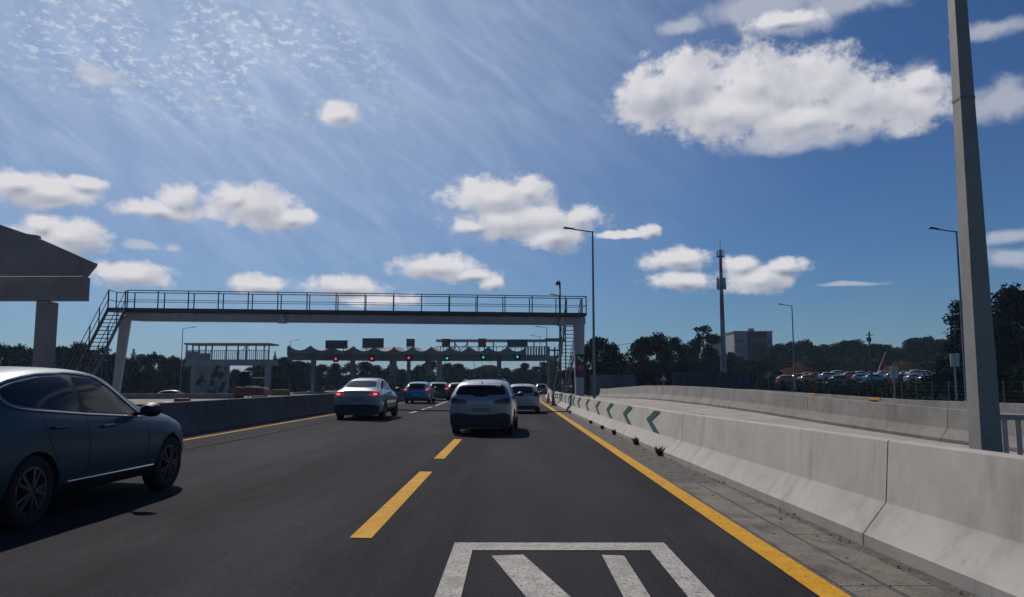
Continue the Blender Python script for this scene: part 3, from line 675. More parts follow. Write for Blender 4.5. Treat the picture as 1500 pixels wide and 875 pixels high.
# covered footbridge right behind the canopy, with stair tower
o = empty('covered_footbridge', (at(815,560,133).x, 133, 0)); tag(o, 'pale roofed footbridge with stair tower at the right end of the toll plaza', 'footbridge'); ox = o.location.x; d = 133
def q2(x, y): p = at(x, y, d); return p.x-ox, p.z
def rect(m, xa, ya, xb, yb, dy=2.2, cy=0): 
    a = q2(xa, ya); b = q2(xb, yb); m.box(((a[0]+b[0])/2, cy, (a[1]+b[1])/2), (abs(b[0]-a[0]), dy, abs(a[1]-b[1])))
m = MB(); rect(m, 640,498,799,501, 3); m.build('roof', conc_light, o); m = MB(); rect(m, 798,496.5,827,500, 3.6); m.build('roof', conc_build, o)
m = MB(); rect(m, 640,521,803,528, 2.6); m.build('deck', conc_light, o)
m = MB()
for px in range(646, 800, 9): rect(m, px,508,px+1,521,.1,-1.2)
rect(m, 640,508,803,509,.1,-1.2); m.build('railing', steel_gal, o)
for px in (666,684,722,781,799,822):
    m = MB(); rect(m, px,501,px+1.8,521,.2,-1.0); m.build('roof_post', steel_gal, o)
m = MB(); a = q2(667,503); b = q2(672,514); m.bar((a[0],-1,a[1]),(b[0]+.3,-1,b[1]),.12); a = q2(686,503); m.bar((a[0],-1,a[1]),(b[0]+.3,-1,b[1]),.12); m.build('brace', steel_gal, o)
for px in range(772, 803, 4):
    m = MB(); rect(m, px,509,px+2.6,521,.06,-1.25); m.build('cladding_panel', conc_light, o)
for px, w in ((801,4.5),(812,3),(819,3.4)):
    m = MB(); rect(m, px,508,px+w,577,1.0, 0 if px != 812 else 2); m.build('tower_column', conc_light, o)
m = MB()
for k in range(7): rect(m, 802,512+k*9,822,514+k*9, 1.2, 1+.4*(k % 2))
m.build('stair_flight', conc_build, o)
m = MB(); rect(m, 805,523,817,575,.3,2.6); m.build('tower_wall', conc_build, o)

# left framed structure
d = 110; o = empty('roofed_frame', (at(335,575,d).x, d, -.8)); tag(o, 'open roofed concrete frame with railings and a dark painted wall, left of the canopy', 'pavilion'); ox = o.location.x
def q2(x, y): p = at(x, y, d); return p.x-ox, p.z+.8
m = MB(); rect(m, 273,503,397,505.3,4.5,1.5); m.build('roof', conc_light, o)
m = MB(); rect(m, 275,527,396,535,4.2,1.5); m.build('beam', conc_light, o)
m = MB(); rect(m, 290,536,332,579,.25,-.2); m.build('painted_wall', muralm, o)
for px, w in ((281,6.5),(331,3),(389,6)):
    m = MB(); rect(m, px,535.2,px+w,582,.6,0); m.build('column', conc_light, o)
for px in (275,284,293,303,312,333,350,362,376,388,395): 
    m = MB(); rect(m, px,505,px+1,527,.12,-.5); m.build('roof_post', steel_gal, o)
m = MB()
for px in range(277,396,3): rect(m, px,514,px+.45,527,.05,-.55)
rect(m, 275,513.3,396,514.1,.06,-.55); m.build('railing', steel_gal, o)
m = MB(); a = q2(357,505.5); b = q2(368,513.5); m.bar((a[0],-.5,a[1]),(b[0],-.5,b[1]),.09); a = q2(368,505.5); b = q2(357,513.5); m.bar((a[0],-.5,a[1]),(b[0],-.5,b[1]),.09); m.build('brace', steel_gal, o)
m = MB(); 
for (xa, ya, xb, yb) in ((274,515,289,527),(290,518,308,527)): rect(m, xa, ya, xb, yb, .5, -.3)
m.build('parapet', muralm, o)

# ------------------------------------------------------------------ cars
def project_patch(bvh, poly, axis, side, offs=.005, step=.06, round_=1):
    for _ in range(round_):
        q = []
        for a, b in zip(poly, poly[1:]+poly[:1]): q += [tuple(lerp(a[i], b[i], .15) for i in (0,1)), tuple(lerp(a[i], b[i], .85) for i in (0,1))]
        poly = q
    bd = []
    for a, b in zip(poly, poly[1:]+poly[:1]):
        n = max(1, int(hypot(b[0]-a[0], b[1]-a[1])/step)); bd += [(lerp(a[0],b[0],k/n), lerp(a[1],b[1],k/n)) for k in range(n)]
    nb = len(bd); pts = list(bd)
    def inside(x, y):
        c = False
        for (xa, ya), (xb, yb) in zip(bd, bd[1:]+bd[:1]):
            if (ya > y) != (yb > y) and x < (xb-xa)*(y-ya)/(yb-ya)+xa: c = not c
        return c
    xs_ = [p[0] for p in bd]; ys_ = [p[1] for p in bd]; x = min(xs_)+step
    while x < max(xs_):
        y = min(ys_)+step
        while y < max(ys_):
            if inside(x, y) and min((x-p[0])**2+(y-p[1])**2 for p in bd) > (step*.45)**2: pts.append((x, y))
            y += step
        x += step
    V, E, Fc, *_ = delaunay_2d_cdt([Vector(p) for p in pts], [(i, (i+1) % nb) for i in range(nb)], [], 1, 1e-5)
    out = []; last = None
    for v in V:
        if axis == 'x': o_, dr_ = Vector((side*3, v.x, v.y)), Vector((-side,0,0))
        else: o_, dr_ = Vector((v.x, -4 if side < 0 else 9, v.y)), Vector((0, 1 if side < 0 else -1, 0))
        h = bvh.ray_cast(o_, dr_)
        if h[0] is None:
            h = bvh.find_nearest(o_+dr_*(3-.7 if axis == 'x' else 4.1))
        nrm = h[1]
        if nrm.dot(dr_) > 0: nrm = -nrm
        out.append((h[0]+nrm*offs, nrm))
    from collections import Counter
    cnt = Counter(); 
    for f in Fc:
        for a, b in zip(f, list(f[1:])+[f[0]]): cnt[tuple(sorted((a, b)))] += 1
    b = MB(); vs = [p for p, n in out]; nv = len(vs); vs += [p-n*.03 for p, n in out]
    fs = [tuple(f) for f in Fc]; fs += [(e[0], e[1], e[1]+nv, e[0]+nv) for e, c in cnt.items() if c == 1]
    b.add(vs, fs); return b
def clean(mb):
    used = sorted({i for f in mb.f for i in f}); mp = {u: i for i, u in enumerate(used)}
    mb.v = [mb.v[u] for u in used]; mb.f = [tuple(mp[i] for i in f) for f in mb.f]; return mb
def surf_line(bvh, pts, axis, side, r, offs=.002, closed=False):
    out = []
    if closed: pts = pts+[pts[0]]
    for a, b in zip(pts, pts[1:]):
        n = max(1, int(hypot(b[0]-a[0], b[1]-a[1])/.07)); out += [(lerp(a[0],b[0],k/n), lerp(a[1],b[1],k/n)) for k in range(n)]
    out.append(pts[-1]); res = []
    for (u, w) in out:
        if axis == 'x': h = bvh.ray_cast(Vector((side*3,u,w)), Vector((-side,0,0)))
        else: h = bvh.ray_cast(Vector((u,-4 if side < 0 else 9,w)), Vector((0,1 if side < 0 else -1,0)))
        if h[0] is not None: res.append(h[0]+h[1]*offs*(1 if h[1].dot(Vector((side,0,0)) if axis == 'x' else Vector((0,side,0))) > 0 else -1))
    b = MB(); b.tube(res, r, 6); return b
def body_mesh(stn, wheels, Rw, halfw):
    b = MB(); rings = []
    for (y, zb_, zm, zbl, ztp, w, wb, wr) in stn:
        h = [(0,zb_),(.62*w,zb_),(w*.93,zb_+.02),(w,zb_+.20),(w*1.0,zm),(lerp(w,wb,.35),lerp(zm,zbl,.80)),(wb,zbl),(lerp(wb,wr,.45),lerp(zbl,ztp,.42)),(wr,ztp-min(.075,(ztp-zbl)*.35)),(wr*.72,ztp-.012),(0,ztp)]
        full = h+[(-x, z) for x, z in h[-2:0:-1]]
        rings.append([(x, y, z) for x, z in full])
    n = len(rings[0]); vs = [p for r in rings for p in r]
    fs = [(i*n+k, i*n+(k+1) % n, (i+1)*n+(k+1) % n, (i+1)*n+k) for i in range(len(rings)-1) for k in range(n)]
    hn = n//2
    for base in (0, (len(rings)-1)*n):                 # quad caps
        idx = [base+k for k in range(n)]
        for k in range(hn-0):
            a, b_, c_, d_ = idx[k], idx[(k+1)], idx[(n-k-1) % n], idx[(n-k) % n]
            f = []
            for q in (a, b_, c_, d_):
                if q not in f: f.append(q)
            if len(f) >= 3: fs.append(tuple(f))
    b.add(vs, fs)
    me = b.mesh('body'); ob = bpy.data.objects.new('tmp', me); C.objects.link(ob)
    s = ob.modifiers.new('s', 'SUBSURF'); s.levels = 2; s.render_levels = 2
    cm = MB()
    for wy in wheels:
        for sx in (-1, 1):
            cm.lathe([(0.0,0),(Rw,0),(Rw,.50),(0.0,.50)], 'x', (halfw-.24 if sx > 0 else -halfw-.26, wy, Rw*.86), 28)
    cme = cm.mesh('cut')
    bmc = bmesh.new(); bmc.from_mesh(cme); bmesh.ops.remove_doubles(bmc, verts=bmc.verts, dist=1e-5); bmesh.ops.recalc_face_normals(bmc, faces=bmc.faces); bmc.to_mesh(cme); bmc.free()
    co = bpy.data.objects.new('tmpc', cme); C.objects.link(co)
    bo = ob.modifiers.new('b', 'BOOLEAN'); bo.operation = 'DIFFERENCE'; bo.object = co; bo.solver = 'EXACT'
    dg = bpy.context.evaluated_depsgraph_get(); dg.update()
    res = bpy.data.meshes.new_from_object(ob.evaluated_get(dg)); 
    bpy.data.objects.remove(ob); bpy.data.objects.remove(co)
    res.materials.clear()
    for p in res.polygons:
        c_ = p.center; ins = False
        for wy in wheels:
            r = hypot(c_.y-wy, c_.z-Rw*.86)
            if r < Rw+.004 and abs(c_.x) < halfw+.1 and (abs(abs(c_.x)-(halfw-.24)) < .01 or r > Rw-.012): ins = True
        p.material_index = 1 if ins else 0
    return res
def make_wheel(parent, x, y, r, w, rimm, hi):
    s = 1 if x > 0 else -1
    e = empty('wheel', (x, y, r)); e.parent = parent
    m = MB(); n = 40 if hi else 20; rr = r*.66
    m.lathe([(rr,-w*.42),(r*.90,-w*.5),(r*.985,-w*.42),(r,-w*.25),(r,w*.25),(r*.985,w*.42),(r*.90,w*.5),(rr,w*.42)], 'x', n=n); m.build('tyre', rubber, e, True)
    m = MB(); m.lathe([(rr+.004,-w*.4),(rr-.01,-w*.3),(rr-.02,w*.3),(rr+.006,w*.43),(rr-.012,w*.44),(rr-.03,w*.25)], 'x', n=n)
    ns = 5
    for k in range(ns):
        for dd in ((-.17,.17) if hi else (0,)):
            a = 2*pi*k/ns+dd; b_ = 2*pi*k/ns+dd*1.25
            p = Vector((s*w*.40, cos(a)*r*.10, sin(a)*r*.10)); q = Vector((s*w*.36, cos(b_)*rr*.98, sin(b_)*rr*.98)); m.bar(p, q, .045 if hi else .08, .03)
    m.lathe([(0,s*w*.46),(r*.15,s*w*.44),(r*.17,s*w*.3)], 'x', n=14); m.build('rim', rimm, e, 'auto')
    m = MB(); m.lathe([(0,s*w*.05),(rr*.97,s*w*.03)], 'x', n=n); m.lathe([(0,s*w*.14),(rr*.62,s*w*.12),(rr*.62,s*w*.05)], 'x', n=n); m.build('brake_disc', blackp, e)
    return e
def car(name, label, cat, spec, pm_, loc, heading, lit=False, hi=False, group=None, rimm=None):
    L, hw = spec['L'], spec['hw']; Rw = spec['Rw']; rt = Rw-.045
    o = empty(name, loc, -heading); tag(o, label, cat, group); hy = L/2
    me = body_mesh(spec['st'], spec['wh'], Rw, hw); bm = bmesh.new(); bm.from_mesh(me); bvh = BVHTree.FromBMesh(bm); bm.free()
    def P_(nm, mb, m_, par=o, sm_='auto'):
        q = clean(mb).build(nm, m_, par, sm_); 
        if par is o: q.location = (0, -hy, 0)
        return q
    body = link('body', me, [pm_, arch], o, True); body.location = (0, -hy, 0)
    try: me.set_sharp_from_angle(angle=R(40))
    except Exception: pass
    for wy in spec['wh']:
        for s in (-1, 1): make_wheel(o, s*(hw-.125), wy-hy, rt, .215, rimm or alloy, hi)
    for s in (-1, 1):
        for i, w_ in enumerate(spec['side']): P_('side_window', project_patch(bvh, w_, 'x', s, .004), glass_dk)
        if spec.get('pillar'): P_('pillar', project_patch(bvh, spec['pillar'], 'x', s, .003, round_=0), blackp)
        if spec.get('trim'): P_('window_trim', surf_line(bvh, spec['trim'], 'x', s, .013, .004, True), chrome)
        for ln_ in spec.get('seams', []): P_('door_seam', surf_line(bvh, ln_, 'x', s, .005, -.002), arch)
        for (hy_, hz_) in spec.get('handles', []):
            P_('door_handle', surf_line(bvh, [(hy_-.1,hz_),(hy_+.1,hz_+.005)], 'x', s, .016, .018), pm_)
        P_('sill', project_patch(bvh, spec['sill'], 'x', s, .006, round_=0), blackp)
        if spec.get('strip'): P_('sill_trim', surf_line(bvh, spec['strip'], 'x', s, .010, .012), chrome)
        mx = hw-.02; my, mz = spec['mirror']; m = MB()
        m.lathe([(0,-.09),(.06,-.085),(.095,-.03),(.10,.03),(.06,.06)], 'y', (0,0,0), 14)
        m.v = [(x*1.25+s*(mx+.13), y+my, z*.85+mz) for x, y, z in m.v]; m.bar((s*(mx-.08),my+.02,mz-.05),(s*(mx+.1),my,mz-.04),.05,.04); P_('mirror', m, blackp if spec.get('mblack') else pm_)
    P_('rear_window', project_patch(bvh, spec['rwin'], 'y', -1, .004), glass_dk)
    P_('windscreen', project_patch(bvh, spec['fwin'], 'y', 1, .004), glass_dk)
    for s in (-1, 1):
        tl = [(s*x, z) for x, z in spec['tail']]; q = P_('tail_light', project_patch(bvh, tl, 'y', -1, .010, .05), tail_on if lit else tail_off)
        if lit:
            cx, cz = spec['core']; P_('lamp_core', project_patch(bvh, [(s*cx-.07,cz-.035),(s*cx+.07,cz-.035),(s*cx+.07,cz+.035),(s*cx-.07,cz+.035)], 'y', -1, .016, .04), tail_core, q)
        P_('headlight', project_patch(bvh, [(s*.45,.62),(s*.78,.66),(s*.80,.76),(s*.45,.70)], 'y', 1, .008), glass_b)
    P_('number_plate', project_patch(bvh, [(-.26,spec['plz']-.055),(.26,spec['plz']-.055),(.26,spec['plz']+.055),(-.26,spec['plz']+.055)], 'y', -1, .012, round_=0), spec.get('plm', white_pl))
    P_('rear_bumper', project_patch(bvh, spec['bump'], 'y', -1, .008), blackp)
    if spec.get('tailgate'): P_('tailgate_seam', surf_line(bvh, spec['tailgate'], 'y', -1, .006, -.001), arch)
    if spec.get('exhaust'):
        m = MB(); 
        for s in (-.55,.55): m.box((s,.06,.33),(.16,.08,.05))
        P_('exhaust', m, chrome)
    m = MB(); ry_ = spec['fin']; h = bvh.ray_cast(Vector((0,ry_,3)), Vector((0,0,-1)))[0]
    m.add([(0,ry_-.10,h.z-.01),(0,ry_+.12,h.z-.01),(0,ry_-.06,h.z+.055),(-.02,ry_,h.z-.01),(.02,ry_,h.z-.01)], [(0,3,2),(3,1,2),(1,4,2),(4,0,2)]); P_('antenna', m, blackp)
    if spec is not COUPE:
        zt_ = max(x[4] for x in spec['st']); ys_ = spec['fin']-.22; m = MB(); n_ = 8; w_ = spec['hw']*.62; vs = []
        for i in range(n_+1):
            x = -w_+2*w_*i/n_; h = bvh.ray_cast(Vector((x,ys_,3)), Vector((0,0,-1)))[0]; e_ = bvh.ray_cast(Vector((x,ys_+.12,3)), Vector((0,0,-1)))[0].z
            vs += [(x,ys_+.10,e_+.004),(x,ys_-.12,e_-.025),(x,ys_-.12,e_-.06),(x,ys_+.02,h.z-.03)]
        fs = [(4*i+j,4*i+4+j,4*i+4+(j+1)%4,4*i+(j+1)%4) for i in range(n_) for j in range(4)]+[(0,1,2,3),tuple(4*n_+j for j in (3,2,1,0))]
        m.add(vs, fs); P_('spoiler', m, pm_)
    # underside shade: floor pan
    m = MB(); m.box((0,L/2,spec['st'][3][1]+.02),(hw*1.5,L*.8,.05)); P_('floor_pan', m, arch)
    if spec.get('rails'):
        for s in (-1,1):
            m = MB(); pts = [(s*spec['rails'][0], y_, bvh.ray_cast(Vector((s*spec['rails'][0],y_,3)), Vector((0,0,-1)))[0].z+.03) for y_ in (.9,1.4,2.0,2.5)]; m.tube(pts, .014, 6); P_('roof_rail', m, chrome)
    return o
HATCH = dict(L=4.37, hw=.90, Rw=.375, wh=(.86,3.50), st=[
 (.0,.23,.55,.78,.86,.76,.72,.54),(.05,.18,.58,.93,1.03,.87,.81,.60),(.26,.17,.60,1.06,1.26,.88,.81,.62),(.62,.21,.62,1.08,1.41,.90,.83,.64),(1.05,.2,.62,1.05,1.48,.905,.835,.65),
 (1.7,.19,.62,.985,1.50,.905,.84,.64),(2.3,.19,.62,.965,1.49,.905,.84,.64),(2.65,.19,.62,.95,1.32,.905,.84,.62),(3.05,.19,.61,.93,1.10,.90,.82,.62),(3.5,.2,.60,.91,1.03,.90,.80,.60),
 (3.90,.21,.57,.85,.95,.86,.75,.56),(4.14,.24,.52,.76,.85,.74,.64,.48),(4.25,.30,.48,.64,.70,.55,.48,.36)],
 side=[[(.55,1.22),(.62,1.15),(.82,1.11),(1.62,1.045),(1.56,1.40),(1.15,1.385),(.78,1.33),(.59,1.28)],[(1.72,1.04),(2.76,.965),(2.58,1.08),(2.32,1.25),(2.04,1.375),(1.64,1.40)]],
 trim=[(.50,1.22),(.52,1.16),(.58,1.12),(.68,1.095),(.82,1.08),(1.7,1.01),(2.3,.972),(2.88,.935),(2.76,1.01),(2.6,1.115),(2.36,1.27),(2.2,1.35),(2.06,1.40),(1.85,1.422),(1.6,1.43),(1.15,1.41),(.95,1.385),(.75,1.35),(.60,1.31),(.53,1.27)],
 pillar=[(1.60,1.03),(1.74,1.02),(1.67,1.41),(1.53,1.41)],
 seams=[[(1.66,1.0),(1.70,.7),(1.68,.30)],[(.95,1.06),(.98,.90),(1.16,.6),(1.2,.32)],[(2.86,.92),(2.92,.7),(2.88,.32)]], handles=[(1.18,.90),(2.02,.87)],
 sill=[(1.28,.20),(3.08,.20),(3.08,.33),(1.28,.33)], strip=[(1.35,.36),(3.05,.36)], mirror=(2.68,1.03), mblack=True,
 rwin=[(-.56,1.02),(.56,1.02),(.50,1.30),(.0,1.33),(-.50,1.30)], fwin=[(-.66,1.0),(.66,1.0),(.54,1.38),(-.54,1.38)],
 tail=[(.58,.86),(.86,.84),(.80,1.05),(.68,1.12),(.60,1.02)], core=(.72,.95), plz=.60, bump=[(-.76,.20),(.76,.20),(.82,.40),(-.82,.40)], fin=.75)
SUV = dict(L=4.50, hw=.925, Rw=.405, wh=(.88,3.54), st=[
 (.0,.22,.60,.86,.96,.82,.78,.60),(.04,.17,.64,1.03,1.12,.91,.87,.70),(.18,.16,.66,1.14,1.30,.91,.87,.70),(.42,.20,.68,1.17,1.51,.935,.89,.74),(.85,.22,.68,1.14,1.60,.94,.89,.75),
 (1.6,.25,.68,1.10,1.63,.94,.89,.73),(2.3,.25,.68,1.07,1.62,.94,.885,.72),(2.85,.25,.68,1.05,1.47,.93,.86,.66),(3.25,.25,.67,1.03,1.22,.93,.85,.66),(3.6,.26,.66,1.01,1.12,.92,.83,.64),
 (4.05,.28,.63,.94,1.04,.89,.79,.60),(4.35,.31,.57,.84,.93,.80,.72,.54),(4.50,.37,.52,.72,.78,.64,.58,.45)],
 side=[[(.62,1.28),(.95,1.19),(1.85,1.15),(1.80,1.53),(1.0,1.50),(.75,1.42)],[(1.95,1.145),(3.05,1.10),(2.62,1.38),(2.35,1.51),(1.90,1.53)]],
 trim=None, pillar=[(1.82,1.13),(1.98,1.13),(1.92,1.54),(1.77,1.54)], seams=[[(1.90,1.1),(1.93,.8),(1.9,.38)],[(1.1,1.14),(1.1,.9),(1.24,.62),(1.26,.4)],[(3.02,1.06),(3.05,.8),(3.0,.4)]],
 handles=[(1.35,.99),(2.3,.97)], sill=[(1.30,.27),(3.10,.27),(3.10,.44),(1.30,.44)], mirror=(2.98,1.15), mblack=True,
 rwin=[(-.76,1.165),(-.25,1.17),(-.16,1.11),(.16,1.11),(.25,1.17),(.76,1.165),(.66,1.44),(.3,1.49),(-.3,1.49),(-.66,1.44)], fwin=[(-.70,1.12),(.70,1.12),(.56,1.50),(-.56,1.50)],
 tail=[(.38,.90),(.84,.88),(.86,1.05),(.76,1.07),(.40,1.0)], core=(.72,.98), plz=.74, plm=white_pl, bump=[(-.84,.19),(.84,.19),(.88,.56),(.72,.66),(.3,.60),(-.3,.60),(-.72,.66),(-.88,.56)],
 tailgate=[(-.62,.66),(-.66,.88)], fin=.55, exhaust=True, rails=(.6,))
COUPE = dict(L=4.67, hw=.94, Rw=.405, wh=(.93,3.74), st=[
 (.0,.22,.60,.90,1.0,.82,.78,.62),(.04,.17,.64,1.03,1.11,.90,.84,.67),(.20,.16,.66,1.07,1.17,.92,.82,.60),(.60,.20,.68,1.09,1.28,.94,.84,.62),(1.0,.25,.68,1.08,1.44,.945,.85,.61),
 (1.5,.25,.68,1.06,1.57,.945,.855,.62),(2.1,.25,.68,1.05,1.62,.945,.86,.64),(2.6,.25,.68,1.04,1.59,.945,.86,.64),(3.0,.25,.68,1.03,1.42,.945,.86,.63),(3.4,.25,.67,1.02,1.18,.94,.85,.64),(3.75,.26,.66,1.0,1.10,.93,.83,.64),
 (4.2,.28,.63,.93,1.02,.90,.79,.60),(4.53,.31,.57,.82,.91,.80,.72,.54),(4.67,.37,.52,.72,.78,.64,.58,.45)],
 side=[[(.95,1.18),(1.95,1.14),(1.90,1.49),(1.5,1.43),(1.1,1.30)],[(2.05,1.135),(3.2,1.10),(2.85,1.35),(2.5,1.48),(2.0,1.50)]], trim=None,
 pillar=[(1.93,1.12),(2.08,1.12),(2.02,1.51),(1.87,1.50)], seams=[[(2.0,1.08),(2.03,.8),(2.0,.38)],[(1.2,1.1),(1.2,.9),(1.32,.62),(1.34,.4)],[(3.15,1.05),(3.2,.8),(3.14,.4)]],
 handles=[(1.5,.98),(2.5,.97)], sill=[(1.36,.27),(3.28,.27),(3.28,.42),(1.36,.42)], mirror=(3.1,1.14), mblack=True,
 rwin=[(-.60,1.22),(.60,1.22),(.53,1.45),(.3,1.49),(-.3,1.49),(-.53,1.45)], fwin=[(-.70,1.10),(.70,1.10),(.56,1.48),(-.56,1.48)],
 tail=[(.46,.92),(.84,.90),(.86,1.04),(.60,1.05),(.48,1.0)], core=(.70,.97), plz=.78, plm=None, bump=[(-.82,.19),(.82,.19),(.87,.58),(-.87,.58)],
 fin=1.9, exhaust=True)
teal = mat('teal_metallic', (.004,.048,.078), .38, (.004,.042,.068), 2, metal=.15, coat=.12, spec=.35); silver = paint('silver_grey', (.30,.302,.315), .55, .36); palegold = paint('warm_silver', (.27,.262,.26), .4, .38)
whitec = paint('white_car', (.45,.45,.46), 0, .4); bluec = paint('bright_blue', (.02,.17,.33), .35, .3); dkc = paint('black_car', (.012,.013,.016), .2, .3)
redc = paint('dark_red', (.22,.02,.025), .2, .35); greyc = paint('mid_grey', (.12,.125,.135), .4, .35); orangec = paint('orange_car', (.45,.10,.03), 0, .45); yelc = paint('yellow_car', (.50,.30,.04), 0, .45)
SUV['plm'] = mat('plate_dim', (.16,.17,.19), .5); COUPE['plm'] = SUV['plm']
pr = gnd(31,772); pf = gnd(237,717)
hdA = R(2.6); cA = (pr+pf)/2; rv = Vector((cos(hdA), -sin(hdA), 0)); fv = Vector((sin(hdA), cos(hdA), 0))
cA = pf - fv*(3.50-4.37/2) - rv*.80
print('A', pr, pf, (pf-pr).length)
SA = (pf-pr).length/2.64; hdA = atan2(pf.x-pr.x, pf.y-pr.y); rv = Vector((cos(hdA), -sin(hdA), 0)); fv = Vector((sin(hdA), cos(hdA), 0)); cA = pf - fv*(3.50-4.37/2)*SA - rv*.80*SA; print(SA, hdA*57.3)
oA = car('hatchback_car', 'dark teal hatchback with chrome window trim in the left lane, cut by the picture edge', 'car', HATCH, teal, (cA.x, cA.y, rz(cA.x)-.0), hdA, hi=True, rimm=alloy_dk)
oA.rotation_euler = Euler((0, math.atan(XF), -hdA)); oA.scale = (SA,)*3
def place(px, py, hd, L, spec=None):                   # centre of the rear bumper at a ground pixel
    p = gnd(px, py); return (p.x+sin(hd)*L/2, p.y+cos(hd)*L/2-.25, rz(p.x)), hd
def pcar(nm, lb_, spec, pm_, px, py, hd=0, lit=False, **k):
    loc, h = place(px, py, hd, spec['L']); return car(nm, lb_, 'car', spec, pm_, loc, h, lit, **k)
pcar('suv_car', 'silver grey sport utility car with unlit tail lights directly ahead', SUV, silver, 704, 637.5, R(3.0), hi=True, rimm=alloy_dk)
pcar('suv_car', 'pale warm silver coupe style car with lit brake lights in the lane to the left', COUPE, palegold, 523.5, 615, R(1), lit=True, rimm=alloy)
pcar('hatchback_car', 'light silver hatchback just beyond the silver grey utility car, near the barrier', HATCH, silver, 765, 606, R(1))
pcar('hatchback_car', 'bright blue hatchback with lit tail lights in the left queue', HATCH, bluec, 610, 591.5, R(1), lit=True)
Q = 'cars queueing for the toll'
dk = pcar('hatchback_car', 'black hatchback with lit tail lights right behind the blue car', HATCH, dkc, 641, 587, 0, lit=True, group=Q)
rd = pcar('hatchback_car', 'dark red car with lit tail lights peeking out left of the silver utility car', HATCH, redc, 669, 587.5, 0, lit=True, group=Q)
def recolor(root, m_, loc, rot, label, group, cat='car'):
    c = copy_tree(root); c.location = loc; c.rotation_euler = (0,0,-rot); c['label'] = label; c['category'] = cat; c['group'] = group
    for ch in c.children:
        if ch.name.split('.')[0] in ('body', 'door_handle') or (ch.name.startswith('mirror') and ch.data.materials[0] is not blackp):
            ch.material_slots[0].link = 'OBJECT'; ch.material_slots[0].material = m_
    return c
for (px, py, m_, lb_) in ((655,580,dkc,'black car farther up the left queue beyond the red car'),(637,580.5,greyc,'grey car in the left queue beyond the black hatchback'),(648,576,greyc,'small far grey car at the head of the left queue'),
                          (793,578,dkc,'small dark car at the end of the right lane beside the barrier end'),(735,572,whitec,'far white car seen through the gap above the silver hatchback')):
    p = gnd(px, py); recolor(dk, m_, (p.x, p.y+2, 0 if p.y > 84 else rz(p.x)), 0, lb_, Q)
# white car beyond the low wall
wc = recolor(rd, whitec, (at(259,575,95).x, 95, -.78), R(80), 'white car roof showing above the low wall on the left', 'cars beyond the low wall')
# cars parked in the lot on the right
G = 'vehicles parked in the lot on the right'
plain = copy_tree(wc)
for ch in list(plain.children):                        # small copies without the parts too small to see
    if ch.name.split('.')[0] in ('door_seam','door_handle','antenna','number_plate','sill_trim','window_trim','tailgate_seam','pillar','sill','headlight','floor_pan','rear_bumper'):
        for c2 in list(ch.children): bpy.data.objects.remove(c2)
        bpy.data.objects.remove(ch)
    elif ch.name.split('.')[0] == 'wheel':
        for c2 in list(ch.children):
            if not c2.name.startswith('tyre'): bpy.data.objects.remove(c2)
    elif ch.name.split('.')[0] == 'tail_light':
        for c2 in list(ch.children): bpy.data.objects.remove(c2)
        ch.material_slots[0].link = 'OBJECT'; ch.material_slots[0].material = tail_off
lot = [(1137,551,150,whitec,80,'small white van like car at the left end of the lot, beside the apartment block'),(1156,556,140,orangec,95,'orange car low in the front row of the lot, leftmost'),(1172,553,150,greyc,70,'grey car behind the orange car at the left of the lot'),
 (1188,555,142,orangec,85,'second orange car in the front row of the lot'),(1186,551,160,yelc,85,'yellowish car behind the second orange car'),(1200,552,155,redc,100,'dark red car between the orange and silver cars in the lot'),(1216,551,150,silver,80,'silver car left of the bright red car in the lot'),
 (1231,548,165,whitec,95,'white car standing high behind the bright red one'),(1233,556,140,dkc,85,'black car in the front row below the bright red car'),(1249,550.5,148,paint('bright_red',(.5,.03,.03),0,.4),80,'bright red car in the middle of the lot'),
 (1264,549,160,whitec,90,'white car just right of the bright red car'),(1266,553.5,145,silver,100,'silver car in front of the white car right of the red one'),(1283,554,142,bluec,85,'blue car in the middle of the front row'),(1281,549.5,165,dkc,85,'black car behind the blue car'),
 (1296,549,155,whitec,75,'white car left of the small double sign'),(1313,551,150,greyc,90,'grey car behind the small double sign'),(1326,554,142,dkc,85,'black car in the front row right of the small double sign'),(1332,549,160,silver,95,'silver car with its nose behind a black car, right part of the lot'),
 (1344,547.5,150,whitec,80,'large white car at the top of the right end of the lot'),(1357,548.5,150,whitec,95,'last white car at the right end of the lot'),(1343,554,140,silver,85,'silver car at the right end of the front row'),(1360,556,138,dkc,80,'black car at the right end of the front row')]
for px, py, d, m_, rot, lb_ in lot:
    p = at(px, py, d); z = th(p.x, d)
    recolor(plain, m_, (p.x, d, p.z-.75), R(rot), lb_, G)
for ch in list(plain.children):
    for c2 in list(ch.children): bpy.data.objects.remove(c2)
    bpy.data.objects.remove(ch)
bpy.data.objects.remove(plain)
# the yard the cars stand on
yd = MB()
yd.add([(40,128,th(40,128)-.6),(95,128,th(95,128)-.6),(100,180,2),(44,180,2),(44,134,1.55),(88,134,1.55),(94,172,1.7),(48,172,1.7)], [(4,5,6,7),(0,1,5,4),(1,2,6,5),(2,3,7,6),(3,0,4,7)])
tag(yd.build('car_park_ground', grassm), kind='structure')

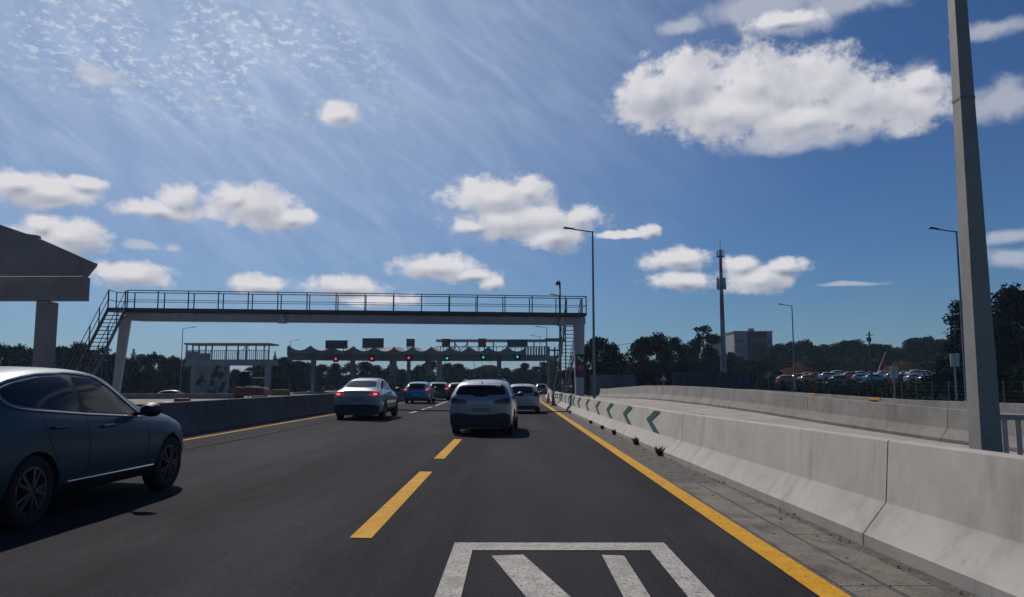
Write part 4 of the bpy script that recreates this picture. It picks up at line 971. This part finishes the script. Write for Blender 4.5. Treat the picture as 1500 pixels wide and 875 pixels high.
# red truck and machines on the left
p = at(367,587,69); o = empty('red_truck', (p.x, 69, .0), R(8)); tag(o, 'red work truck with dark cab parked on the sandy ground left', 'truck')
m = MB(); m.prism([(-1.15,.45),(1.3,.45),(1.35,.9),(1.2,1.15),(-1.0,1.2),(-1.15,1.1)], -1.5, 1.5); m.build('body', redp, o, bevel=.02); m = MB(); m.box((.1,-1.55,.62),(2.1,.08,.22)); m.build('bumper', steel_dk, o)
m = MB(); m.box((-.55,.6,1.9),(.95,1.4,1.15),top=(.8,1.1)); m.build('cab', glass_dk, o, bevel=.06)
m = MB(); m.box((-.55,.6,2.53),(.95,1.3,.08)); m.build('cab_roof', steel_dk, o, bevel=.02)
m = MB(); m.box((.65,0,2.0),(.95,1.0,.07)); m.build('light_bar', whitep, o); m = MB(); m.bar((.3,0,1.3),(.3,0,2.0),.06); m.bar((1.0,0,1.3),(1.0,0,2.0),.06); m.build('frame', steel_dk, o)
m = MB(); m.box((.4,-1.3,1.24),(1.2,.3,.1)); m.build('tailboard', whitep, o)
for sx in (-.95,1.05):
    for sy in (-1.0,1.0): 
        m = MB(); m.lathe([(0,-.13),(.3,-.13),(.42,-.1),(.42,.1),(.3,.13),(0,.13)], 'x', (0,0,0), 16); q = m.build('wheel', rubber, o, True); q.location = (sx,sy,.42)
def plastic_block(px, py, d, w, h, m_, lb_, nm='plastic_barrier', g_='plastic work barriers', rot=0):
    p = at(px, py, d); mb = MB(); mb.prism([(-w/2,0),(w/2,0),(w/2,h*.25),(w*.44,h),(-w*.44,h),(-w/2,h*.25)], -.22, .22)
    q = mb.build(nm, m_, bevel=.03); q.location = (p.x, d, -.02); q.rotation_euler = (0,0,rot); tag(q, lb_, 'barrier', g_)
plastic_block(267,594,45,.9,.68,redp,'red plastic work barrier right behind the dark barrier at the left')
plastic_block(230,597,40,.9,.55,redp,'red plastic work barrier nearest the teal car mirror')
plastic_block(246,597,42,.5,.55,whitep,'white plastic block between the two red work barriers')
plastic_block(300,590,58,.9,.18,steel_dk,'left flat dark pad lying on the sandy ground','rubber_pad','flat dark pads')
plastic_block(322,590,58,.9,.16,steel_dk,'right flat dark pad lying on the sandy ground','rubber_pad','flat dark pads')
plastic_block(411,578,100,2.4,.75,yellowp,'yellow work barrier right of the red truck')
plastic_block(378,586,66,1.1,.5,redp,'small red plastic barrier at the foot of the red truck')
m = MB()
for k in range(7):
    p = at(332+k*8,576,86); m.box((p.x,86,.4),(.07,.07,1.1))
a = at(330,568,86); b = at(382,568,86); m.box(((a.x+b.x)/2,86,.95),(b.x-a.x,.05,.05)); tag(m.build('guard_rail', steel_gal), 'thin metal guard rail beside the red truck', 'guard rail')
# traffic cones
for px, d, lb_ in ((810,54,'nearer orange traffic cone beside the white barrier'),(804,62,'farther orange traffic cone beside the white barrier')):
    o = empty('traffic_cone', (2.74, d, .005)); tag(o, lb_, 'traffic cone', 'cones by the barrier')
    m = MB(); m.lathe([(.17,.03),(.12,.3),(.03,.78),(0,.79)], n=16); m.build('cone', orangep, o, True); m = MB(); m.box((0,0,.02),(.42,.42,.04)); m.build('base', blackp, o, bevel=.01)
    m = MB(); m.lathe([(.118,.34),(.085,.48)], n=16); m.build('stripe', whitep, o, True)
# ------------------------------------------------------------------ roadside signs
d = 46.0; p = at(850,553,d); o = empty('road_sign', (p.x, d, 0)); tag(o, 'tall sign board with green arrow panel above a red ring at the footbridge column', 'sign')
def q2(x, y): p_ = at(x, y, d); return p_.x-o.location.x, p_.z
m = MB(); rect(m, 842.5,519,857.5,553,.06,0); m.build('board', sign_dk, o)
m = MB(); rect(m, 843.5,520,856.5,533,.02,-.045); m.build('green_panel', sign_grn, o)
m = MB(); rect(m, 843.5,545,856.5,552,.02,-.045); m.build('blue_panel', sign_blue, o)
a = q2(846,523); b_ = q2(854,530); c_ = q2(854,524)
m = MB(); m.bar((a[0],-.07,a[1]),(b_[0],-.07,b_[1]),.02,.08); m.bar((b_[0],-.07,b_[1]),(c_[0],-.07,c_[1]),.02,.07); m.build('arrow', sign_white, o)
cx, cz = q2(850,539); m = MB(); m.lathe([(.11,-.06),(.20,-.06),(.20,-.04)], 'y', (cx,0,cz), 20); m.build('red_ring', mat('ring_red',(.5,.03,.04),.5), o)
m = MB(); m.lathe([(0,-.055),(.11,-.055)], 'y', (cx,0,cz), 20); m.build('disc', sign_blue, o); m = MB(); m.box((cx,-.065,cz),(.04,.01,.13)); m.build('digit', sign_white, o)
m = MB(); rect(m, 845.5,553,848,602,.1,.0); m.build('post', steel_gal, o); 
def twin_sign(px, y0, y1, yb, d, w, lb_):
    a = at(px, y0, d); b = at(px, y1, d); o = empty('road_sign', (a.x, d, -.4), R(-12)); tag(o, lb_, 'sign', 'double panel signs behind the far barrier')
    m = MB(); m.tube([(0,.06,0),(0,.06,a.z+.4)], .05, 8); m.build('post', steel_gal, o)
    for s in (-1,1): m = MB(); m.box((s*w*.27,0,(a.z+b.z)/2+.4),(w*.46,.04,a.z-b.z)); m.build('panel', sign_white, o)
twin_sign(1398,518,537,580,40,.42,'larger white double panel sign on a post just left of the thick mast')
twin_sign(1309,537,554,575,48,.42,'smaller white double panel sign on a post in front of the parked cars')
def tri_sign(px, py, d, lb_, s=.45):
    a = at(px, py, d); o = empty('warning_sign', (a.x, d, -.3)); tag(o, lb_, 'sign', 'triangular warning signs')
    m = MB(); m.tube([(0,.03,0),(0,.03,a.z+.3)], .04, 8); m.build('post', steel_gal, o); z = a.z+.3
    m = MB(); m.prism([(-s,-s*.7),(s,-s*.7),(0,s*.9)], -.03, 0); m.build('red_triangle', mat('sign_rim_red',(.40,.05,.05),.5), o)
    o.children[-1].location = (0,0,z); m = MB(); m.prism([(-s*.62,-s*.5),(s*.62,-s*.5),(0,s*.5)], -.045, -.031); q = m.build('white_triangle', sign_white, o); q.location = (0,0,z)
tri_sign(972,554,60,'small triangular warning sign standing above the ramp barrier',.33)
tri_sign(824,560,85,'triangular warning sign at the foot of the camera pole',.5)
for i, (px, py, d, w, h, m_, lb_) in enumerate(((815,573,95,1.0,.5,sign_red,'small red and white board beyond the barrier end'),(836,541,95,.9,.35,sign_red,'small reddish board left of the footbridge column'),(832,566,80,1.0,.9,sign_brn,'brown board low behind the barrier by the camera pole'))):
    a = at(px, py, d); o = empty('small_sign', (a.x, d, -.5)); tag(o, lb_, 'sign'); m = MB(); m.box((0,0,a.z+.5),(w,.05,h)); m.build('panel', m_, o); m = MB(); m.box((0,0,a.z+.5),(w*.8,.07,h*.22)); m.build('stripe', sign_white, o)
    m = MB(); m.box((0,.05,a.z/2+.1),(.08,.05,a.z+.5)); m.build('post', steel_gal, o)

# ------------------------------------------------------------------ comm mast
d = 150.0; p = at(1061,570,d); o = empty('telecom_mast', (p.x, d, 1.0)); tag(o, 'tall red and white banded telecom mast left of the apartment block', 'telecom mast')
def zz(y): return at(1061, y, d).z-1.0
segs = [(575,520,mast_white),(520,468,mast_white),(468,431,mast_red),(431,399,mast_white),(399,377,mast_red),(377,366,mast_white)]
def rr(y): return lerp(.62,.26,(575-y)/209)
for a, b, mm in segs:
    m = MB(); m.lathe([(rr(a), zz(a) if a < 575 else 0),(rr(b), zz(b))], n=12, cap=True); m.build('mast_section', mm, o, 'auto')
m = MB(); m.tube([(0,0,zz(366)),(0,0,zz(352))], .05, 6); m.build('lightning_rod', steel_dk, o)
m = MB(); m.lathe([(.75,-.06),(.75,.06)], c=(0,0,zz(376)), n=14, cap=True)
for k in range(5): a = k*2*pi/5; m.box((.7*cos(a),.7*sin(a),zz(371)),(.12,.12,1.1))
m.build('top_platform', steel_dk, o)
for k in range(4):
    a = k*pi/2+.4; m = MB(); m.box((.85*cos(a),.85*sin(a),zz(416)),(.3,.3,2.2)); m.bar((0,0,zz(423)),(1.1*cos(a),1.1*sin(a),zz(423)),.1); m.bar((1.1*cos(a),1.1*sin(a),zz(423)),(1.1*cos(a),1.1*sin(a),zz(416)),.08); m.build('antenna_panel', steel_gal, o)
# ------------------------------------------------------------------ apartment blocks and houses
def rot_build(name, lb_, cat, loc, rot, group=None): o = empty(name, loc, rot); tag(o, lb_, cat, group); return o
d = 250.0; a = at(1075,487,d); b = at(1131,487,d); Wd = b.x-a.x; Ht = a.z-1
o = rot_build('apartment_block', 'five storey apartment block with dark brick middle and white side strips behind the lot', 'building', ((a.x+b.x)/2, d, 1), 0)
m = MB(); m.box((0,5,Ht/2),(Wd,10,Ht)); m.build('wall', whiter, o)
m = MB(); m.box((Wd*.10,-.15,Ht/2),(Wd*.50,.3,Ht)); m.build('brick_bay', brick, o); m = MB(); m.box((0,5,Ht+.2),(Wd+.4,10.4,.4)); m.box((.5,4,Ht+.9),(1.6,1.6,1.2)); m.build('roof', conc_build, o)
for fl in range(5):
    z = 2.2+fl*(Ht-2)/5
    for x, w in ((-.36,.2),(.02,.16),(.22,.14),(.42,.1)):
        m = MB(); m.box((x*Wd,-.33 if -.15 < x < .35 else -.03,z),(w*Wd,.06,1.4)); m.build('window', glass_b, o)
    m = MB(); m.box((-.36*Wd,-.5,z-1.1),(.24*Wd,.9,.8)); m.build('balcony', whiter, o)
a = at(1035,491,265); b = at(1076,491,265); w = b.x-a.x
o = rot_build('apartment_block', 'lower long apartment wing partly hidden by trees left of the brick block', 'building', ((a.x+b.x)/2,265,1), R(-8)); h = a.z-1.6
m = MB(); m.box((0,4,h/2),(w*1.02,8,h)); m.build('wall', whiter, o); m = MB(); m.box((0,4,h+.2),(w*1.06,8.6,.4)); m.build('roof', tile, o)
for fl in range(4):
    for k in range(4): m = MB(); m.box(((-.38+k*.25)*w,-.03,2.2+fl*3),(w*.12,.06,1.3)); m.build('window', glass_b, o)
def house(px, py, d, w, lb_, wallm=whiter, roofm=tile, base=0):
    a = at(px, py, d); o = rot_build('house', lb_, 'building', (a.x, d, base), R(random.uniform(-20,20)), 'houses beyond the toll plaza'); h = a.z-base
    m = MB(); m.box((0,w*.3,h*.38),(w,w*.6,h*.76)); m.build('wall', wallm, o)
    m = MB(); m.prism([(-w*.55,h*.74),(w*.55,h*.74),(w*.1,h),(-w*.1,h)], -w*.05, w*.65); m.build('roof', roofm, o)
    for k in range(3): m = MB(); m.box(((-.3+.3*k)*w,-.03,h*.4),(w*.12,.06,h*.22)); m.build('window', glass_b, o)
house(915,528,200,10,'reddish roofed house between the two right tree clumps',brick,tile)
house(716,535,300,16,'pale house with a flat roof seen under the toll canopy',whiter,tile,-1)
house(668,548,230,7,'small pale house under the canopy left of the silver utility car',whiter,conc_build,-1)
# earth mounds and excavator
def mound(px0, px1, ytop, d, lb_):
    a = at(px0,ytop,d); b = at(px1,ytop,d); w = b.x-a.x; n = 14; vs = []; m = MB(); zt_ = a.z
    for i in range(n+1):
        for j in range(7):
            u = i/n*2-1; v = j/6*2-1; hgt = (1-abs(u)**4)*(1-v*v)*(.85+.3*mnoise.noise((i*.35,px0,2)))+.10*mnoise.noise((i*.6,j*.8,px0))
            vs.append(((a.x+b.x)/2+u*w/2*1.05, d+v*9, 1+max(0,hgt)*(zt_-1)))
    m.add(vs, [(i*7+j,(i+1)*7+j,(i+1)*7+j+1,i*7+j+1) for i in range(n) for j in range(6)]); tag(m.build('earth_mound', earth, None, True), lb_, 'earth mound', 'brown earth mounds')
mound(1140,1197,531,185,'brown earth mound left of the parked cars, right of the apartment block'); mound(1292,1350,525,185,'brown earth mound behind the white parked cars')
a = at(1284,546,172); o = empty('excavator', (a.x,172,1.5)); tag(o, 'excavator with raised red boom behind the parked cars', 'excavator')
m = MB(); m.box((0,0,1.7),(2.4,3,1.4)); m.build('cabin', redp, o, bevel=.1); m = MB(); t = at(1298,516,172); t2 = at(1290,532,172)
m.bar((0.3,0,2),(t2.x-a.x+.3,0,t2.z-1.5),.45); m.bar((t2.x-a.x+.3,0,t2.z-1.5),(t.x-a.x,0,t.z-1.5),.3); m.build('boom', redp, o)
m = MB(); m.box((0,-1.2,.5),(3.4,.6,.9)); m.box((0,1.2,.5),(3.4,.6,.9)); m.build('track', rubber, o, bevel=.2)
a = at(1273,486,140); o = empty('utility_pole', (a.x,140,1)); tag(o, 'dark utility pole with a short crossarm behind the car lot', 'utility pole')
m = MB(); m.tube([(0,0,0),(0,0,a.z-1)], [.22,.14], 8); m.build('pole', bark, o); m = MB(); m.box((0,0,a.z-1.6),(1.3,.12,.14)); m.box((-.1,0,a.z-2.4),(.7,.4,.7)); m.build('crossarm', steel_dk, o)
# fences behind the far barrier
def fence(x0p, x1p, ytop, d0_, d1_, lb_, mesh_=True, n=12, fencem=fencem):
    a = at(x0p,ytop,d0_); b = at(x1p,ytop,d1_); o = empty('fence', (a.x,a.y,-.5)); tag(o, lb_, 'fence'); L_ = Vector((b.x-a.x,b.y-a.y,0)); hz = [a.z+.5, b.z+.5]
    for k in range(n+1):
        t = k/n; p_ = L_*t; h = lerp(hz[0],hz[1],t); m = MB(); m.box((p_.x,p_.y,h/2),(.07,.07,h)); m.build('post', steel_dk if mesh_ else fencem, o)
    m = MB()
    if mesh_:
        for j in range(7): 
            m.bar((0,0,hz[0]*(.30+.11*j)),(L_.x,L_.y,hz[1]*(.30+.11*j)),.018)
        m.build('wire', steel_dk, o)
    else:
        N_ = n*10
        vs = []
        for k in range(N_+1):
            t = k/N_; off_ = .05*(k % 2); p_ = L_*t; h = lerp(hz[0],hz[1],t)-.04; vs += [(p_.x,p_.y+off_+.05,.0),(p_.x,p_.y+off_+.05,h)]
        m.add(vs, [(2*k,2*k+2,2*k+3,2*k+1) for k in range(N_)]); m.build('sheeting', fencem, o)
fence(985,1110,545,80,72,'blue grey sheet fence behind the ramp barrier, under the telecom mast',False)
fence(865,930,549,100,96,'pale purple grey fence behind the ramp barrier by the left tree clump',False,6,noisewall)
fence(1110,1300,556,62,52,'dark wire fence behind the far barrier in front of the car lot',True,10)
fence(1300,1500,558,52,42,'dark wire fence running behind the thick mast',True,8)

# ------------------------------------------------------------------ trees
def leaf_cloud(clumps, nleaf, ls, seed):
    rn = random.Random(seed); b = MB(); tot = sum(c[3]**2 for c in clumps)
    for (cx, cy, cz, r) in clumps:
        for _ in range(int(nleaf*r*r/tot)):
            th_ = rn.uniform(0, 2*pi); u = rn.uniform(-1, 1); q = sqrt(1-u*u); rad = r*(rn.random()**.45)*rn.uniform(.85,1.12)
            p = Vector((cx+rad*q*cos(th_), cy+rad*q*sin(th_), cz+rad*u*.8))
            n = Vector((rn.gauss(0,1), rn.gauss(0,1), rn.gauss(.4,1))).normalized(); a = n.orthogonal().normalized(); a.rotate(Matrix.Rotation(rn.uniform(0,6.28),3,n)); c = n.cross(a)
            s = ls*rn.uniform(.6,1.4)
            b.add([p-a*s, p+c*s*.55-a*s*.1, p+a*s, p-c*s*.55+a*s*.1], [(0,1,2,3)])
    return b
PROTO = {}
def tree_meshes(kind, seed):
    rn = random.Random(seed*13+5); cl = []; tr = MB()
    if kind == 'broad':
        for k in range(26):
            a = rn.uniform(0,6.28); h = rn.random(); rad = .36*sin(pi*min(1,.18+h*.82))**.7*rn.uniform(.3,1)
            cl.append((rad*cos(a), rad*sin(a), .22+.66*h, rn.uniform(.09,.17)))
        cl.append((0,0,.86,.14))
    elif kind == 'tall':
        for k in range(22):
            a = rn.uniform(0,6.28); h = rn.random(); rad = .22*(1-.4*h)*rn.uniform(.2,1.1)
            cl.append((rad*cos(a), rad*sin(a), .12+.80*h, rn.uniform(.06,.12)))
        cl.append((0,0,.93,.06))
    elif kind == 'pine':
        for k in range(16):
            a = rn.uniform(0,6.28); rad = .36*sqrt(rn.random()); cl.append((rad*cos(a), rad*sin(a), .78+.14*(1-(rad/.36)**2)+rn.uniform(-.05,.05), rn.uniform(.07,.12)))
        for k in range(5): a = rn.uniform(0,6.28); cl.append((.2*cos(a), .2*sin(a), rn.uniform(.5,.7), .06))
    elif kind == 'conifer':
        for k in range(30):
            h = k/29; a = rn.uniform(0,6.28); rad = .16*(1-h)*rn.uniform(.5,1); cl.append((rad*cos(a), rad*sin(a), .12+.85*h, .10*(1-h)+.025))
    elif kind == 'bush':
        for k in range(20):
            a = rn.uniform(0,6.28); h = rn.random(); rad = .7*sqrt(rn.random())*(1-.4*h); cl.append((rad*cos(a), rad*sin(a), .1+.75*h, rn.uniform(.14,.26)))
    n, ls = {'broad': (5200,.021), 'tall': (4200,.017), 'pine': (3600,.019), 'conifer': (3200,.015), 'bush': (3800,.042)}[kind]
    lv = leaf_cloud(cl, n, ls, seed)
    lean = rn.uniform(-.04,.04); tt = {'broad':.7,'tall':.9,'pine':.8,'conifer':.95,'bush':.3}[kind]
    tr.tube([(0,0,-.05),(lean*.5,0,tt*.4),(lean,0,tt)], [.022,.016,.005], 8)
    for c in cl[::3]:
        z0_ = max(.1, c[2]-.25-hypot(c[0],c[1])*.4); tr.tube([(lean*z0_,0,z0_),(c[0]*.6,c[1]*.6,c[2]-.06),(c[0],c[1],c[2])], [.009,.006,.002], 5)
    lm = bpy.data.meshes.new('crown'); lm.from_pydata(lv.v, [], lv.f); lm.update()
    return lm, tr.mesh('trunk')
def tree(kind, seed, px, ytop, d, lb_, lm_, wid=1.0, group=None, base=None, cat='tree', name=None):
    key = (kind, seed, lm_.name)
    if key not in PROTO:
        a, b = tree_meshes(kind, seed); a.materials.append(lm_); b.materials.append(bark); PROTO[key] = (a, b)
    a, b = PROTO[key]; p = at(px, ytop, d); z = base if base is not None else th(p.x, d); H = p.z-z
    nm = name or {'broad':'broadleaf_tree','tall':'tall_tree','pine':'pine_tree','conifer':'conifer_tree','bush':'bush'}[kind]
    o = empty(nm, (p.x, d, z-.1), random.uniform(0,6.28)); tag(o, lb_, cat, group); o.scale = (H*wid, H*wid, H*1.03)
    for n_, me in (('crown', a), ('trunk', b)): q = bpy.data.objects.new(n_, me); C.objects.link(q); q.parent = o
G1 = 'trees behind the left canopy and footbridge stairs'
k = 0
for px, yt, d, kd in ((-30,505,140,'broad'),(5,503,150,'broad'),(28,508,135,'pine'),(45,512,150,'broad'),(68,510,160,'broad'),(92,506,140,'broad'),(112,512,150,'tall'),(118,500,135,'broad'),(138,514,150,'broad'),(155,508,140,'tall'),
                      (172,516,150,'broad'),(196,511,135,'conifer'),(206,518,150,'broad'),(186,524,140,'broad'),(240,530,160,'broad'),(222,536,140,'broad'),(10,530,120,'bush'),(100,540,125,'bush'),(150,538,125,'bush'),(205,542,125,'bush'),(60,535,125,'bush')):
    k += 1; tree(kd, k % 3, px, yt, d, 'dark evergreen '+('shrub' if kd == 'bush' else 'tree')+' in the dense row behind the left canopy and stairs', (leaf_a, leaf_b, leaf_c)[k % 3], 1.15 if kd != 'bush' else .8, G1)
tree('pine', 2, 227, 518, 145, 'lone umbrella shaped pine left of the street lamp by the roofed frame', leaf_c, .8)
tree('broad', 2, 258, 523, 150, 'rounded dark tree directly left of the roofed frame', leaf_a, 1.0)
tree('pine', 1, 262, 521, 170, 'small pine showing beside the lamp pole at the roofed frame', leaf_c, .8)
G2 = 'trees between the roofed frame and the toll canopy'
for px, yt, d, kd in ((282,532,160,'broad'),(345,540,165,'broad'),(300,536,170,'broad'),(366,538,160,'tall'),(380,531,165,'broad'),(405,525,155,'broad'),(418,522,160,'broad'),(414,524,150,'broad'),(436,528,165,'broad'),(320,534,180,'broad')):
    k += 1; tree(kd, k % 3, px, yt, d, 'dark tree in the row behind the roofed frame and the canopy end', (leaf_a, leaf_c)[k % 2], 1.3, G2)
tree('conifer', 0, 403, 515, 160, 'thin pointed conifer between the roofed frame and the toll canopy', leaf_c, .9)
G3 = 'trees beyond the toll lanes'
for px, yt, d, kd in ((450,530,190,'broad'),(470,533,200,'broad'),(492,531,190,'broad'),(515,530,200,'broad'),(536,529,190,'broad'),(552,534,200,'broad'),(575,533,190,'broad'),(562,543,180,'bush'),(590,540,200,'broad'),(615,534,190,'broad'),(630,528,200,'broad'),
                      (605,544,185,'bush'),(655,531,210,'broad'),(672,532,220,'broad'),(688,541,230,'bush'),(704,539,230,'broad'),(722,541,240,'bush'),(742,538,220,'broad'),(758,539,230,'broad'),(768,531,200,'tall'),(785,536,210,'broad'),(797,530,200,'tall'),(775,543,200,'bush'),(730,545,220,'bush'),(815,545,160,'bush'),(833,543,150,'bush'),(845,538,150,'broad')):
    k += 1; tree(kd, k % 3, px, yt, d, 'dark '+('bush' if kd == 'bush' else 'tree')+' beyond the lanes, seen under the toll canopy beam', (leaf_a, leaf_c, leaf_b)[k % 3], 1.3 if kd != 'bush' else 1.6, G3, base=-.8)
for px, yt, d, kd, wd, mm, lb_ in (
 (874,492,112,'broad',1.0,leaf_a,'tall dark bushy tree right behind the tall lamp, left of its clump'),(896,501,112,'broad',.9,leaf_c,'dark tree at the right of the clump behind the tall lamp'),(858,505,118,'broad',.7,leaf_a,'dark tree against the footbridge column'),(907,520,125,'tall',1.0,leaf_c,'small slim tree right of the clump behind the tall lamp'),
 (885,530,105,'bush',.9,leaf_a,'low bush under the clump behind the tall lamp'),
 (941,492,112,'broad',.95,leaf_b,'broad tree left of centre in the second clump'),(965,486,116,'broad',.9,leaf_a,'tallest tree of the second clump, above the triangular sign'),(987,493,112,'broad',.95,leaf_b,'broad tree at the right of the second clump'),(955,530,106,'bush',1.1,leaf_b,'low bush at the left foot of the second clump'),(985,530,106,'bush',1.0,leaf_a,'low bush at the right foot of the second clump'),
 (1030,477,150,'tall',1.15,leaf_c,'slim tall tree with open crown left of the telecom mast'),(1018,505,150,'broad',.8,leaf_c,'rounded tree at the left foot of the slim tall tree'),(1045,510,160,'broad',1.0,leaf_a,'dark tree directly left of the telecom mast'),(1070,515,170,'broad',1.1,leaf_a,'dark tree in front of the apartment wing'),(1005,522,140,'broad',1.0,leaf_c,'low dark tree between the second clump and the slim tall tree'),
 (1090,538,150,'bush',1.4,leaf_a,'wide bush in front of the apartment block'),(1125,540,150,'bush',1.2,leaf_a,'dark bush at the right corner of the apartment block'),(1040,540,120,'bush',1.6,leaf_a,'wide dark bush behind the sheet fence')):
    tree(kd, len(lb_) % 3, px, yt, d, lb_, mm, wd)
G4 = 'tree row behind the car lot'
for px, yt, d, kd in ((1120,506,260,'broad'),(1140,503,240,'broad'),(1160,500,250,'broad'),(1178,497,240,'broad'),(1192,506,230,'broad'),(1208,504,240,'broad'),(1224,502,230,'broad'),(1240,498,240,'broad'),(1254,497,230,'broad'),(1268,505,240,'broad'),(1284,503,230,'broad'),(1300,504,240,'broad'),(1316,508,235,'broad'),
                      (1334,495,220,'tall'),(1344,494,225,'broad'),(1358,493,220,'tall'),(1376,496,210,'broad'),(1390,497,200,'broad'),(1150,520,220,'bush'),(1200,524,215,'bush'),(1250,522,215,'bush'),(1290,524,215,'bush'),(1340,522,205,'bush'),(1380,520,190,'bush')):
    k += 1; tree(kd, k % 3, px, yt, d, 'dark '+('bush' if kd == 'bush' else 'round tree')+' in the long row behind the parked cars', (leaf_a, leaf_b, leaf_c)[k % 3], 1.25 if kd != 'bush' else 1.8, G4)
for px, yt, d, kd, wd, mm, lb_ in (
 (1409,440,85,'tall',1.1,leaf_a,'slim dark tree rising left of the thick mast'),(1402,485,88,'broad',.8,leaf_a,'lower dark tree left of the thick mast'),(1432,436,82,'broad',.8,leaf_c,'dark tree hidden mostly behind the thick mast'),(1478,416,80,'broad',.85,leaf_a,'tallest dark tree right of the thick mast'),(1505,425,82,'broad',.85,leaf_c,'dark tree at the right edge of the picture'),(1540,420,84,'broad',.9,leaf_a,'dark tree just past the right edge'),
 (1465,470,76,'broad',.9,leaf_a,'lower dark tree just right of the thick mast'),(1495,490,74,'broad',1.0,leaf_c,'lower dark tree at the right edge'),(1480,535,66,'bush',1.2,leaf_a,'dark bush right of the thick mast above the barrier'),(1425,535,68,'bush',1.2,leaf_a,'dark bush left of the thick mast above the barrier'),(1385,540,75,'bush',1.2,leaf_a,'dark bush behind the larger double panel sign'),(1520,530,62,'bush',1.2,leaf_a,'dark bush at the lower right edge')):
    tree(kd, len(lb_) % 3, px, yt, d, lb_, mm, wd)
# low rough hedge between far barrier and the car lot: nobody could count it
hv = MB(); rn = random.Random(3)
for _ in range(26000):
    px = rn.uniform(1100, 1520); d = rn.uniform(60, 118); X = (px-752)/F*d; z0_ = th(X, d); hmax = rn.choice((.2,.35,.55))*(1+.5*mnoise.noise((X*.3,d*.2,1)))
    p = Vector((X, d, z0_+rn.random()*hmax)); n = Vector((rn.gauss(0,1), rn.gauss(0,1), rn.gauss(0,1))).normalized(); a = n.orthogonal()*.16; c = n.cross(a)*.6
    hv.add([p-a,p+c,p+a,p-c], [(0,1,2,3)])
tag(hv.build('scrub', leaf_a, raw=True), 'low dark scrub between the far barrier and the car lot', 'scrub', kind='stuff')

# undergrowth filling the feet of the woods: a mass nobody could count
def undergrowth(px0, px1, d0_, d1_, hfun, n, ls, seed, lb_, base=None):
    rn = random.Random(seed); b = MB()
    for _ in range(n):
        px = rn.uniform(px0, px1); d = rn.uniform(d0_, d1_); X = (px-752)/F*d; z0_ = base if base is not None else th(X, d)
        hm = hfun*(.75+.6*mnoise.noise((X*.12, d*.1, seed))); z = z0_+hm*(rn.random()**.8)
        p = Vector((X, d, z)); nn = Vector((rn.gauss(0,1), rn.gauss(0,1), rn.gauss(0,1))).normalized(); a = nn.orthogonal()*ls*rn.uniform(.6,1.3); c = nn.cross(a)*.65
        b.add([p-a,p+c,p+a,p-c], [(0,1,2,3)])
    tag(b.build('undergrowth', leaf_c, raw=True), lb_, 'undergrowth', kind='stuff')
undergrowth(-60, 450, 165, 180, 5.0, 26000, .40, 1, 'dense dark undergrowth at the feet of the left trees')
undergrowth(430, 850, 236, 256, 5.6, 26000, .50, 2, 'dense dark undergrowth beyond the toll lanes', -.8)
undergrowth(840, 1130, 160, 175, 5.2, 20000, .40, 3, 'dense dark undergrowth at the feet of the middle right trees')
undergrowth(1110, 1420, 218, 232, 6.5, 22000, .50, 4, 'dense dark undergrowth behind the parked cars')
undergrowth(1370, 1560, 84, 92, 4.0, 9000, .22, 5, 'dense dark undergrowth at the feet of the trees around the thick mast')
